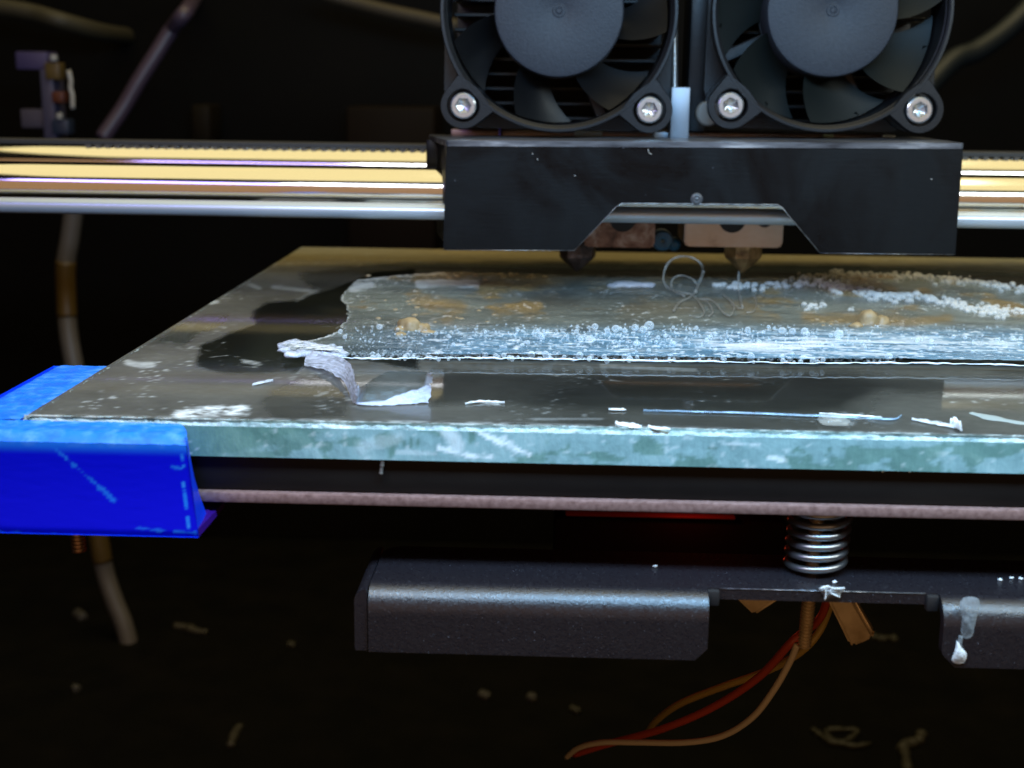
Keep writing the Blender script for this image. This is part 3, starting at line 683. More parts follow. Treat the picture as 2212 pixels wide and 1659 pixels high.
# front face, gently bowed, with scuffs
uu = np.linspace(xl, xr, 90); vv = np.linspace(0, 1, 60)
U, Vv = np.meshgrid(uu, vv, indexing='ij')
Zf = zb_ + (zt - .9 - zb_) * Vv; Yf = yc + .25 * np.sin(Vv * 3.1) + .02 * (fbm(U * .5, Zf * 2, 3) - .5) + .5 * np.clip((.08 - Vv) / .08, 0, 1) ** 2 * .4
Xf = U + .9 * (1 - Vv) * (U - xl) / (xr - xl)
Pf = np.stack([Xf, Yf, Zf], -1)
def front_w(P):
    qq = proj(P); x, y = qq[..., 0], qq[..., 1]
    w = .5 * sstep(.86, 1., Vv)
    for pts, wd_, a in [([(70, 925), (150, 995), (245, 1080)], 5, .40), ([(392, 930), (396, 1040), (410, 1150)], 2.6, .75), ([(372, 1008), (382, 1010)], 5, .4), ([(0, 1150), (60, 1156), (120, 1156)], 5, .7), ([(290, 1140), (420, 1152)], 3, .35)]:
        d = seg_dist(x, y, pts) + 14 * (fbm(P[..., 0] * 1.6, P[..., 2] * 1.6, 9) - .5); w = np.maximum(w, a * sstep(wd_, wd_ * .2, d))
    return w
face(Pf, front_w)
# rounded top shoulder + top face of the front arm
vv2 = np.linspace(0, 1, 26); U2, V2 = np.meshgrid(uu, vv2, indexing='ij')
ytop = yc + V2 * (YF - .15 - yc)
ztop = zt - .9 * (1 - np.clip(V2 / .28, 0, 1)) ** 2 + .12 * (fbm(U2 * 1.3, ytop * 1.3, 12) - .5) + .35 * np.clip(fbm(U2 * 2.0, 3 + 0 * U2, 14) - .55, 0, 1) * sstep(.6, 1, V2)
Pt = np.stack([U2 - 2.0 * V2 ** 1.5 * (U2 - xl) / (xr - xl), ytop + .05, ztop], -1)
face(Pt, lambda P: .42 + .28 * sstep(.3, .7, edge_noise(P, 21)) + .5 * sstep(.7, 1, V2))  # constant part paints the lamplit top lighter, the rest is wear
# left arm top, running back beside the glass
ar = np.linspace(YF - .1, yb_, 70); cr_ = np.linspace(0, 1, 22); Y3, C3 = np.meshgrid(ar, cr_, indexing='ij')
X3 = xl + C3 * (XL - .05 - xl); Z3 = zt + .1 - .5 * np.clip((.2 - C3) / .2, 0, 1) ** 2 + .14 * (fbm(X3 * 1.2, Y3 * 1.2, 16) - .5)
Pl = np.stack([X3, Y3, Z3], -1)
face(Pl, lambda P: .40 + .25 * sstep(.35, .7, edge_noise(P, 23)) + .4 * sstep(.8, 1, C3), flip=True)  # raised overall for the light on the arm, plus worn noise
def quad(ps, w=.1): b.add(ps, [(0, 1, 2, 3)]); wa.extend([w] * 4)
quad([(xl, yb_, zb_), (XL - .05, yb_, zb_), (XL - .05, yb_, zt), (xl, yb_, zt)], .3)
quad([(xl, yc, zb_), (xl, yb_, zb_), (xl, yb_, zt), (xl, yc, zt)])
quad([(XL - .05, YF - .1, zb_), (XL - .05, yb_, zb_), (XL - .05, yb_, zt), (XL - .05, YF - .1, zt)])
# right end face
rr = np.linspace(0, 1, 40); ss = np.linspace(0, 1, 12); R1, S1 = np.meshgrid(rr, ss, indexing='ij')
Zr = zb_ + (zt - .15 - zb_) * R1; Yr = yc + .1 + S1 * (YF - .1 - yc); Xr = xr + .9 * (1 - R1) - 2.0 * R1 ** .6 * S1 ** 1.5 - .3 * np.clip(R1 - .9, 0, 1) * 4 * (1 - S1)
face(np.stack([Xr, Yr, Zr], -1), lambda P: .1 + .25 * sstep(.85, 1, R1))
quad([(xl, YF - .1, zb_), (xr - 1.1, YF - .1, zb_), (xr - 2.0, YF - .1, zt), (xl, YF - .1, zt)])
quad([(xl, yc, zb_), (xr + .9, yc, zb_), (xr - 1.1, YF, zb_), (xl, YF, zb_)])
obj('clip_body', b, BLUE.m, clip, 35, {'worn_and_lit': wa})
# lower lip, reaching back under the plate
b = MB(); b.bbox(xl + .2, xr + .6, YF - .3, YF + 7, zb_ + .02, -10.2, .3, 2)
b2 = MB(); b2.add([(xr + .9, yc + .15, zb_ + .01), (xr + 1.3, YF + 4, zb_ + .3), (xr + 1.3, YF + 4, -10.3), (xr + .9, yc + .15, -10.3), (xr - 2, YF + 4, zb_ + .3), (xr - 2, YF + 4, -10.3)], [(0, 1, 2, 3), (3, 2, 5), (0, 4, 1), (1, 4, 5, 2), (0, 3, 5, 4)])
b.add(b2.v, b2.f); obj('clip_lip', b, Mt('shaded_blue_plastic', (.03, .004, .16), .5, 0, .2).m, clip, 35, {'worn_and_lit': [.15] * len(b.v)})  # clip blue darkened toward magenta for the shade under the plate
def threaded(p_top, p_bot, r, pitch, n=14):
    p0, p1 = Vector(p_top), Vector(p_bot); L = (p1 - p0).length; k = int(L / pitch * 4); pts, rr_ = [], []
    for i in range(k + 1):
        pts.append(p0 + (p1 - p0) * (i / k)); rr_.append(r * (1.0 if i % 4 in (1, 2) else .80))
    return MB().tube(pts, rr_, n)
b = threaded(aty(166, 1140, 137), aty(172, 1190, 137), .88, .42)
obj('clip_screw', b, COPPER.m, clip, 50)

# =================================================================== CARRIAGE COVER
YC = 220.0
cover_o = empty('carriage_cover', aty(1510, 548, YC), 'black sheet metal cover with a trapezoid cutout in front of the nozzles', 'cover')
P = lambda x, y: (aty(x, y, YC)[0], aty(x, y, YC)[2])
TL, TR, BRp, BLp = P(964, 316), P(2081, 322), P(2064, 550), P(957, 540)
outl = [TL, TR, BRp, P(1772, 547), P(1690, 449), P(1680, 442), P(1344, 439), P(1332, 446), P(1240, 541), BLp]
b = MB(); b.prism(outl, YC, YC + 1.4)
bm = bmesh.new(); vs = [bm.verts.new(v) for v in b.v]
for f in b.f: bm.faces.new([vs[i] for i in f])
bmesh.ops.recalc_face_normals(bm, faces=bm.faces[:]); bmesh.ops.bevel(bm, geom=bm.edges[:], offset=.16, segments=2, affect='EDGES')
nb = MB(); nb.bm(bm); obj('front_panel', nb, CVR.m, cover_o, 30)
# bright worn edge of the cutout
cut = [outl[i] for i in (3, 4, 5, 6, 7, 8)]
obj('cutout_edge', MB().tube([(x, YC + .02, z) for x, z in cut], .07, 6), EDG.m, cover_o, 180)
obj('bottom_edge', MB().tube([(outl[8][0], YC + .02, outl[8][1]), (outl[9][0], YC + .02, outl[9][1])], .05, 6).tube([(outl[2][0], YC + .02, outl[2][1]), (outl[3][0], YC + .02, outl[3][1])], .05, 6), EDG.m, cover_o, 180)
zt1, zt2 = TL[1], TR[1]
def top_plan():
    x0, x1, y0, y1, r = TL[0] - .1, TR[0] + .1, YC + .0, YC + 27, 1.6; xr0 = aty(929, 304, y1)[0]
    pts = []
    for cx, cy, a0 in ((x0 + .6, y0 + .6, 180), (x1 - .6, y0 + .6, 270), (x1 - r, y1 - r, 0), (xr0 + r, y1 - r, 90)):
        rr2 = .6 if cy < y0 + 1 else r
        for k2 in range(7):
            a = math.radians(a0 + k2 * 15); pts.append((cx + rr2 * math.cos(a), cy + rr2 * math.sin(a)))
    return pts
pl = top_plan(); n = len(pl); zz_ = lambda x: zt1 + (zt2 - zt1) * (x - TL[0]) / (TR[0] - TL[0])
b = MB(); b.add([(x, y, zz_(x) + .02) for x, y in pl] + [(x, y, zz_(x) + .95) for x, y in pl], [tuple(range(n - 1, -1, -1)), tuple(range(n, 2 * n))] + [(i, (i + 1) % n, n + (i + 1) % n, n + i) for i in range(n)])
TOPM = Mt('worn_black_top', (.05, .05, .055), .34, .3)
TOPM.to(TOPM.ramp(TOPM.noise(500, 4, (.15, 1, 1)), [(.35, (.03, .03, .035)), (.55, (.12, .12, .13)), (.72, (.42, .41, .42))]), 'Base_Color')
obj('top_panel', b, TOPM.m, cover_o, 40)
for x, xb2, z_ in ((TL[0], aty(942, 420, YC + 26)[0], BLp[1]), (TR[0], TR[0] - .6, BRp[1])):
    s = 1 if x < 0 else -1; zt3 = (zt1 if x < 0 else zt2) - .1
    xs2 = (x + s * .02, x + s * 1.42, xb2 + s * 1.42, xb2 + s * .02); ys2 = (YC + 1.42, YC + 1.42, YC + 26, YC + 26)
    b = MB(); b.add([(a, c, z_ + .3) for a, c in zip(xs2, ys2)] + [(a, c, zt3) for a, c in zip(xs2, ys2)], [(0, 3, 2, 1), (4, 5, 6, 7)] + [(i, (i + 1) % 4, 4 + (i + 1) % 4, 4 + i) for i in range(4)])
    obj('side_panel', b, CVR.m, cover_o, 30)
p = aty(930, 352, YC + 27); obj('rear_tab', MB().bbox(p[0] - .3, p[0] + 3.0, YC + 22, YC + 26.5, p[2] - .6, zt1 + .2, .3, 2), CVR.m, cover_o, 30)
# dented bump above the cutout
b = MB(); p = aty(1505, 430, YC); b.lathe([(0, -.32), (.22, -.30), (.4, -.16), (.5, -.25), (.7, -.2), (.95, -.04), (1.1, .05)], 20, tuple(p))
obj('dented_bump', b, Mt('scuffed_black', (.05, .05, .055), .35).m, cover_o, 180)
# pale scuffs and fibres on the front
for pts in ([(1400, 322), (1402, 330), (1408, 333)], [(1160, 342), (1162, 346)], [(1240, 379), (1244, 380)], [(2010, 386), (2014, 388)], [(1150, 330), (1151, 334)]):
    obj('lint_fibre', MB().tube([aty(x, y, YC - .1) for x, y in smooth_path(pts, 3)], .06, 5), plain('pale_lint', (.4, .38, .36), .6), cover_o, 180)

# =================================================================== COOLING FANS
def lug(cx, cz, y0, y1, ro=3.9, rh=2.75, n=48):
    """a teardrop ear round a screw hole, its tail tangent to the ring"""
    sx, sz = (1 if cx > 0 else -1), (1 if cz > 0 else -1); dirn = math.atan2(-cz, -cx)
    tail = []
    for da in (-13, 13):
        a = math.atan2(cz, cx) + math.radians(da); tail.append((19.75 * math.cos(a), 19.75 * math.sin(a)))
    inner = (18.9 * math.cos(math.atan2(cz, cx)), 18.9 * math.sin(math.atan2(cz, cx)))
    pts = [(cx + ro * math.cos(2 * math.pi * k / 96), cz + ro * math.sin(2 * math.pi * k / 96)) for k in range(96)] + tail + [inner]
    pts = sorted(set(pts))
    def half(ps):
        h = []
        for p_ in ps:
            while len(h) >= 2 and (h[-1][0] - h[-2][0]) * (p_[1] - h[-2][1]) - (h[-1][1] - h[-2][1]) * (p_[0] - h[-2][0]) <= 0: h.pop()
            h.append(p_)
        return h
    hull = half(pts)[:-1] + half(pts[::-1])[:-1]
    outer = []
    for k in range(n):
        a = 2 * math.pi * k / n; dx, dz = math.cos(a), math.sin(a); best = ro
        for i in range(len(hull)):
            x1, z1 = hull[i][0] - cx, hull[i][1] - cz; x2, z2 = hull[(i + 1) % len(hull)][0] - cx, hull[(i + 1) % len(hull)][1] - cz
            den = dx * (z2 - z1) - dz * (x2 - x1)
            if abs(den) < 1e-9: continue
            tt = (x1 * (z2 - z1) - z1 * (x2 - x1)) / den; ss_ = (x1 * dz - z1 * dx) / den
            if tt > 0 and -1e-6 <= ss_ <= 1 + 1e-6: best = max(best, tt) if tt < 9 else best
        outer.append(best)
    prof = []
    b_ = MB()
    rows = []
    for (fr, y) in ((1, y0 + .25), (1, y1), (0, y1), (0, y0 + .15), (.08, y0), (.92, y0)):
        row = []
        for k in range(n):
            a = 2 * math.pi * k / n; r_ = rh + (outer[k] - rh) * fr
            row.append((cx + r_ * math.cos(a), y, cz + r_ * math.sin(a)))
        rows.append(row)
    b_.grid(rows, closed_u=True, closed_v=True); return b_
def socket_head(r=2.28, h=2.6, hexr=1.32, n=48):
    rows = []
    def circ(rad, y): return [(rad * math.cos(2 * math.pi * k / n), y, rad * math.sin(2 * math.pi * k / n)) for k in range(n)]
    def hexa(rad, y):
        row = []
        for k in range(n):
            a = 2 * math.pi * k / n; m2 = math.radians(60); aa = (a % m2) - m2 / 2
            d_ = rad * math.cos(m2 / 2) / math.cos(aa); row.append((d_ * math.cos(a + .52), y, d_ * math.sin(a + .52)))
        return row
    rows = [circ(r, h), circ(r, .35), circ(r - .1, .12), circ(r - .32, 0), hexa(hexr + .14, 0), hexa(hexr, .12), hexa(hexr, 1.25)]
    rows.append([(0.25 * math.cos(2 * math.pi * k / n), 1.75, .25 * math.sin(2 * math.pi * k / n)) for k in range(n)])
    b_ = MB(); b_.grid(rows, closed_v=True)
    b_.f.append(tuple(range(len(b_.v) - n, len(b_.v)))); b_.mi.append(0)
    return b_
def blade_mb(chord=27, sweep=15):
    n1, n2 = 10, 12; top, bot = [], []
    for i in range(n1):
        u_ = i / (n1 - 1); r_ = 10.7 + u_ * 7.9; rt_, rb_ = [], []
        for j in range(n2):
            v_ = j / (n2 - 1); a = math.radians(sweep * u_ ** 1.3 + (v_ - .5) * chord * (1.0 + .12 * u_)); y = 2.0 + 5.6 * (v_ if True else 0) + .7 * math.sin(math.pi * v_)
            rt_.append((r_ * math.cos(a), y, r_ * math.sin(a))); rb_.append((r_ * math.cos(a), y + .55, r_ * math.sin(a)))
        top.append(rt_); bot.append(rb_)
    rows = [t_ + q_[::-1] for t_, q_ in zip(top, bot)]
    b_ = MB(); b_.grid(rows, closed_v=True); k_ = 2 * n2
    b_.f += [tuple(range(k_)), tuple(range(len(b_.v) - 1, len(b_.v) - 1 - k_, -1))]; b_.mi += [0, 0]
    return b_
HEAD_ME = mesh_data('bolt_head', socket_head(), STEEL.m, (0, 0, 0), 28)
def make_fan(c, label, turn, blade_mat, chord=27):
    c = Vector(c)
    f = empty('cooling_fan', c, label, 'cooling fan', 'pair of cooling fans on the print carriage')
    f.rotation_euler.y = .010
    off = lambda mb: MB().add([(x + c.x, y + c.y, z + c.z) for x, y, z in mb.v], mb.f)
    b_ = MB(); b_.lathe([(20.15, .2), (20.0, 0), (19.55, 0), (19.25, .25), (19.2, 1.0), (18.95, 1.2), (18.9, 10), (19.6, 10), (19.75, 1.6), (20.15, 1.3)], 120, axis='y', closed=True)
    for sx in (-1, 1):
        for sz in (-1, 1):
            q_ = lug(16 * sx, 16 * sz, .05, 2.6); b_.add(q_.v, q_.f)
            q_ = lug(16 * sx, 16 * sz, 7.4, 10.02); b_.add(q_.v, q_.f)
    obj('fan_frame', off(b_), FAN.m, f, 35)
    # square rear flange
    n = 96; rows = []
    for (outer_, y) in ((1, 8.0), (1, 9.9), (0, 9.9), (0, 8.0)):
        row = []
        for k in range(n):
            a = 2 * math.pi * k / n; d_ = 19.95 / max(abs(math.cos(a)), abs(math.sin(a))); d_ = min(d_, 24.6); r_ = d_ if outer_ else 19.0
            row.append((r_ * math.cos(a), y, r_ * math.sin(a)))
        rows.append(row)
    b_ = MB(); b_.grid(rows, closed_u=True, closed_v=True); obj('rear_flange', off(b_), FAN.m, f, 35)
    b_ = MB()
    for a in (25, 115, 205, 295):
        q_ = MB().bbox(10, 19.3, 8.2, 9.6, -1.0, 1.0, .2, 1); ca, sa = math.cos(math.radians(a)), math.sin(math.radians(a))
        b_.add([(x * ca - z * sa, y, x * sa + z * ca) for x, y, z in q_.v], q_.f)
    b_.lathe([(0, 8.3), (11.2, 8.3), (11.2, 9.7), (0, 9.7)], 40); obj('rear_strut', off(b_), FAN.m, f, 35)
    # rotor: hub cup with a moulded dimple, seven blades
    ro = MB(); ro.lathe([(0, -.12), (.35, -.12), (.5, .0), (.62, .0), (.68, -.18), (1.0, -.18), (1.08, -.02), (1.5, -.02), (1.6, -.06), (10.2, -.06), (10.75, .08), (11.0, .5), (11.05, 7.6), (0, 7.6)], 96)
    rotor = obj('rotor', off(ro), HUB.m, f, 35, origin=c)
    rotor.rotation_euler.y = turn
    bme = mesh_data('blade', blade_mb(chord), blade_mat, (0, 0, 0), 40)
    for k in range(7):
        inst('blade', bme, rotor, c, (0, 2 * math.pi * k / 7, 0))
    for sx in (-1, 1):
        for sz in (-1, 1):
            p_ = c + Vector((16 * sx, .55, 16 * sz)); inst('bolt_head', HEAD_ME, f, p_, (0, R.uniform(0, 1), 0))
    return f
YFAN = 231.0
cl = (aty(1001, 233, YFAN) + aty(1407, 233, YFAN)) / 2; crr = (aty(1585, 232, YFAN) + aty(1988, 234, YFAN)) / 2
make_fan((cl[0], YFAN, cl[2] + 16), 'black cooling fan left of the threaded post, blades apart and open', math.radians(9), Mt('black_fan_blade', (.0045, .0045, .005), .34, 0, .4).m)
make_fan((crr[0], YFAN, crr[2] + 16), 'black cooling fan right of the threaded post, grey-green blades', math.radians(-14), Mt('grey_fan_blade', (.005, .0068, .0062), .5, 0, .25).m, 40)

# finned heat sinks behind the fans
for cx, lab in ((cl[0], 'black finned heat sink behind the left fan'), (crr[0], 'black finned heat sink behind the right fan')):
    zc_ = cl[2] + 16
    h = empty('heat_sink', (cx, YFAN + 20, zc_ - 20), lab, 'heat sink', 'heat sinks behind the fans')
    obj('sink_core', MB().box(cx - 19, cx + 19, YFAN + 24, YFAN + 30, zc_ - 19, zc_ + 19), BLACKP.m, h)
    fme = mesh_data('fin', MB().bbox(-18.6, 18.6, -5.8, 6.1, -.3, .3, .1, 1), Mt('fin_black', (.006, .006, .0065), .4, .2, .2).m, (0, 0, 0), 0)
    for k in range(15): inst('fin', fme, h, (cx, YFAN + 17.8, zc_ - 18 + k * 2.55))
# mounting bars seen between fans and cover
bar = empty('mounting_bar', aty(1450, 296, YFAN + 18), 'dull metal mounting bar in the gap between the fans and the cover', 'bar')
xa, xb = aty(975, 295, YFAN + 14)[0], aty(1933, 295, YFAN + 14)[0]; zb1 = aty(1450, 306, YFAN + 14)[2]; zt_ = aty(1450, 284, YFAN + 14)[2]
obj('bar_body', MB().bbox(xa, xb, YFAN + 13, YFAN + 22, zb1 - 1, zt_, .25, 2), Mt('brown_metal', (.20, .145, .115), .35, .7).m, bar, 30)
for x0_, x1_, col in ((1240, 1300, (.30, .42, .44)), (1905, 1932, (.55, .72, .95)), (1778, 1800, (.40, .60, .42))):  # coloured highlights of the bar, painted as small raised pieces
    obj('bar_glint', MB().bbox(aty(x0_, 295, YFAN + 12)[0], aty(x1_, 295, YFAN + 12)[0], YFAN + 11.5, YFAN + 12.95, zb1 - .8, zt_ - .1, .1, 1), plain('painted_glint', col, .3), bar, 30)
obj('blue_tab', MB().bbox(aty(1077, 295, YFAN + 12)[0], aty(1082, 295, YFAN + 12)[0], YFAN + 11.5, YFAN + 12.9, zb1 - .8, zt_ + .2, .05, 1), plain('blue_dot', (.05, .03, .9), .3), bar, 30)
# threaded post between the fans
post = empty('threaded_post', aty(1462, 300, YFAN + 5), 'grey aluminium post with a threaded rod on top between the two fans', 'post')
pa, pb = aty(1448, 188, YFAN + 9), aty(1484, 300, YFAN + 9)
obj('post_block', MB().bbox(pa[0], pb[0], YFAN + 6, YFAN + 12, pb[2], pa[2], .25, 2), ALU.m, post, 30)
obj('threaded_rod', threaded(aty(1457, 30, YFAN + 9), aty(1457, 189, YFAN + 9), .62, .45), STEEL.m, post, 50)
ftl, ftr = aty(1412, 270, YFAN + 10), aty(1446, 300, YFAN + 10)
obj('post_foot', MB().bbox(ftl[0], ftr[0] + .4, YFAN + 8, YFAN + 11, ftr[2], aty(1412, 284, YFAN + 10)[2], .2, 2), ALU.m, post, 30)
spacer = empty('fan_spacer', aty(1530, 240, YFAN + 10), 'black spacer block with a grey round foot left of the right fan', 'spacer')
pa, pb = aty(1493, 0, YFAN + 11), aty(1522, 285, YFAN + 11)
obj('spacer_body', MB().bbox(pa[0], pb[0], YFAN + 10.5, YFAN + 24, pb[2], pa[2] + 20, .4, 2), FAN.m, spacer, 30)
b = MB(); c = aty(1530, 245, YFAN + 8); b.lathe([(0, -.8), (1.9, -.8), (2.2, -.5), (2.2, 2)], 28, tuple(c)); obj('round_foot', b, Mt('grey_foot', (.14, .14, .13), .5).m, spacer, 40)

# =================================================================== GUIDE RODS, BELT
ROD = []
for (yr, zr, lab) in ((235.0, 16.9, 'nearer polished steel rod running behind the black cover'), (298.0, 17.1, 'farther polished steel rod seen just above the nearer one')):
    b = MB(); b.lathe([(0, -190), (3.7, -190), (4.15, -189.5), (4.15, 189.5), (3.7, 190), (0, 190)], 96, (0, yr, zr), axis='x')
    obj('guide_rod', b, CHROME.m, None, 40, origin=(0, yr, zr), label=lab, cat='guide rod', group='polished guide rods')
pr = aty(924, 457, 227.6); b = MB(); b.lathe([(0, -190), (1.2, -190), (1.38, -189.8), (1.38, 189.8), (1.2, 190), (0, 190)], 48, (0, 227.6, pr[2]), axis='x')  # thin rod added to give the pale band under the nearer rod
THIN = Mt('added_thin_rod', (.50, .57, .66), .3, .55); THIN.to(THIN.ramp(THIN.noise(160, 4, (.02, 1, 1)), [(.3, .24), (.7, .38)]), 'Roughness')
obj('guide_rod', b, THIN.m, None, 40, origin=(0, 227.6, pr[2]), label='thin lower rod added for the pale band seen through the cutout of the black cover', cat='guide rod', group='polished guide rods')  # not a guide rod of the machine, added for the pale band
ybt = 268.0; zbt = aty(460, 306, ybt)[2]
belt = empty('drive_belt', (0, ybt, zbt), 'thin black toothed rubber belt running along the top of the rods', 'belt')
obj('belt_band', MB().bbox(-190, 190, ybt, ybt + 6, zbt - .95, zbt, .1, 1), RUBBER.m, belt, 30)
tme = mesh_data('tooth', MB().prism([(-.55, 0), (.55, 0), (.36, -.7), (-.36, -.7)], -.04, 6.0), BELTT.m, (0, 0, 0), 0)
for k in range(96): 
    x = -96 + k * 2.0
    if x < -14 or x > 78: inst('tooth', tme, belt, (x, ybt, zbt - .95))

# =================================================================== HOT ENDS
def hot_end(xa_, ya_, xb_, yb2, nx_, Yh, label, bm_, nm, tipy, notch):
    p0, p1 = aty(xa_, ya_, Yh), aty(xb_, yb2, Yh)
    h = empty('hot_end', ((p0[0] + p1[0]) / 2, Yh + 6, p1[2]), label, 'hot end', 'pair of hot ends under the carriage')
    out_ = [(p0[0], p1[2] + .5), (p0[0] + .5, p1[2]), (p1[0] - .5, p1[2]), (p1[0], p1[2] + .5), (p1[0], p0[2] + 6)]
    for xx, r_ in notch[::-1]:
        c_ = aty(xx, ya_, Yh)
    out_ += [(p0[0], p0[2] + 6)]
    b_ = MB(); b_.prism(out_, Yh, Yh + 14)
    bm2 = bmesh.new(); vs2 = [bm2.verts.new(v) for v in b_.v]
    for f_ in b_.f: bm2.faces.new([vs2[i] for i in f_])
    bmesh.ops.recalc_face_normals(bm2, faces=bm2.faces[:]); bmesh.ops.bevel(bm2, geom=bm2.edges[:], offset=.3, segments=2, affect='EDGES')
    nb_ = MB(); nb_.bm(bm2); obj('heater_block', nb_, bm_, h, 30)
    for xx, r_ in notch:
        c_ = aty(xx, ya_ - 4, Yh); q_ = MB(); q_.lathe([(0, -.06), (r_, -.06), (r_, .02)], 32, (c_[0], Yh, c_[2] + .3)); obj('bore', q_, BLACKP.m, h, 30)
    tp = aty(nx_, tipy, Yh + 6); top = p1[2]
    q_ = MB(); rr3 = (xb_ - xa_) * 0 + 3.4
    q_.lathe([(0, tp[2]), (.3, tp[2]), (.55, tp[2] + .25), (1.8, tp[2] + 1.35), (3.1, tp[2] + 2.45), (3.55, tp[2] + 2.9), (3.55, top + .6), (0, top + .6)], 9, (tp[0], Yh + 6, 0), axis='z')
    nn = []
    for v in q_.v:
        a = 1 + .12 * (float(fbm(v[0] * .9 + 40, v[2] * 1.1 + v[1] * .5, int(nx_))) - .5); nn.append((tp[0] + (v[0] - tp[0]) * a, Yh + 6 + (v[1] - Yh - 6) * a, v[2]))
    q_.v = nn; obj('nozzle', q_, nm, h, 12)
hot_end(1262, 480, 1414, 536, 1246, 240.0, 'left hot end, its heater block brown with burnt plastic and its nozzle dark', RUST.m, CRUD.m, 586, [(1345, 2.4)])
hot_end(1480, 482, 1690, 536, 1603, 240.0, 'right hot end, its heater block clean coppery metal and its nozzle amber brown', COPB.m, CRUD2.m, 588, [(1582, 2.4), (1652, 1.4)])
sil = empty('silicone_plug', aty(1440, 538, 243), 'small dark blue ringed plug between the two heater blocks', 'plug')
c = aty(1431, 519, 243); b = MB(); b.lathe([(.35, -1.2), (.9, -1.4), (1.7, -1.2), (1.95, -.4), (1.9, 2.5), (.35, 2.5)], 30, tuple(c), closed=True); obj('plug_ring', b, TEALS.m, sil, 50)
c = aty(1456, 528, 244); b = MB(); b.lathe([(0, -.9), (.7, -.9), (1.15, -.5), (1.2, 2)], 24, tuple(c)); obj('plug_stem', b, TEALS.m, sil, 50)
obj('wedge', MB().prism([(aty(1438, 498, 244)[0], aty(1438, 498, 244)[2]), (aty(1472, 530, 244)[0], aty(1472, 530, 244)[2]), (aty(1440, 536, 244)[0], aty(1440, 536, 244)[2])], 244.2, 247), TEALS.m, sil)

# =================================================================== BLACK SUPPORT BRACKET
ZP = -16.8; TK = 1.25; YE = 133.2
brk = empty('support_bracket', (40, 146, -26), 'black powder coated sheet bracket with folded flanges below the bed', 'bracket')
xs = atz(796, 1262, ZP)[0]; xn0 = aty(1532, 1340, YE - 3)[0]; xn1 = aty(2042, 1340, YE - 3)[0]; xe = 150.0
# top plate with a rounded rear left corner
pl = []
yr_ = 144.0; r_ = 2.6; xl_ = xs + .15
for a in range(90, 181, 10): pl.append((xl_ + r_ + r_ * math.cos(math.radians(a)), yr_ - r_ + r_ * math.sin(math.radians(a))))
pl = [(xe, YE), (xe, yr_)] + pl + [(xl_, YE)]
n = len(pl); b = MB(); b.add([(x, y, ZP) for x, y in pl] + [(x, y, ZP - TK) for x, y in pl], [tuple(range(n)), tuple(range(2 * n - 1, n - 1, -1))] + [(i, n + i, n + (i + 1) % n, (i + 1) % n) for i in range(n)])
obj('top_plate', b, PWD.m, brk, 30)
def flange(xa_, xb_, ch_l, ch_r, zl):
    """the sheet bent over a soft radius and down; the two lower corners cut off"""
    prof = [(YE + .02, ZP)]; rb = 2.7
    for a in range(0, 91, 9): prof.append((YE - rb * math.sin(math.radians(a)), ZP - rb + rb * math.cos(math.radians(a))))
    prof += [(YE - rb, z) for z in np.linspace(ZP - rb - .4, zl, 10)]
    m2 = len(prof); ring = []
    def offs(i):
        y, z = prof[i]
        y2, z2 = prof[min(i + 1, m2 - 1)]; y1, z1 = prof[max(i - 1, 0)]; ty, tz = y2 - y1, z2 - z1; L = math.hypot(ty, tz); return (y + (-tz / L) * TK * .98, z + (ty / L) * TK * .98) if True else None
    outer_ = prof; inner_ = [offs(i) for i in range(m2)]
    full = outer_ + inner_[::-1]
    rows_l, rows_r = [], []
    for y, z in full:
        cl_ = max(0, (zl + ch_l) - z) if ch_l else 0; cr2 = max(0, (zl + ch_r) - z) if ch_r else 0
        rows_l.append((xa_ + cl_, y, z)); rows_r.append((xb_ - cr2, y, z))
    b_ = MB(); b_.grid([rows_l, rows_r], closed_v=True)
    k_ = len(full)
    for i in range(m2 - 1):
        b_.f.append((i, i + 1, k_ - 2 - i, k_ - 1 - i)); b_.f.append((k_ + i, k_ + k_ - 1 - i, k_ + k_ - 2 - i, k_ + i + 1)); b_.mi += [0, 0]
    return b_
zl = aty(1100, 1416, YE - 2.7)[2]
obj('folded_flange', flange(xs + .1, xn0, 0, 1.3, zl), PWD.m, brk, 40)
obj('folded_flange', flange(xn1, xe, 1.5, 0, zl), PWD.m, brk, 40)
# side flange seen on its cut edge, with the relief slit beside it
b = MB(); rows = []
pf = [(xs - .15, ZP - .25)] + [(xs - .15 - 1.25 * math.sin(math.radians(a)), ZP - 1.5 + 1.25 * math.cos(math.radians(a))) for a in range(15, 91, 15)] + [(xs - 1.42, zl + .3), (xs - 1.3, zl)]
inn = [(xs - .05, ZP - .9), (xs - .05, zl)]
outp = pf + [(xs - .05, zl), (xs - .05, ZP - .25)]
b.prism(outp, YE - 2.4, YE + 11); obj('side_flange', b, PWD.m, brk, 40)
for xx in (xn0 + .55, xn1 - .55):
    pass
for xx, s in ((xn0, 1), (xn1, -1)):
    b = MB(); b.bbox(min(xx, xx + s * 1.3), max(xx, xx + s * 1.3), YE - .55, YE + .6, ZP - 1.9, ZP - .12, .2, 2); obj('relief_notch', b, BLACKP.m, brk, 30)
obj('notch_edge', MB().tube([(xn0 + 1.4, YE - .02, ZP - .03), (xn1 - 1.4, YE - .02, ZP - .03)], .06, 6), EDG.m, brk, 180)
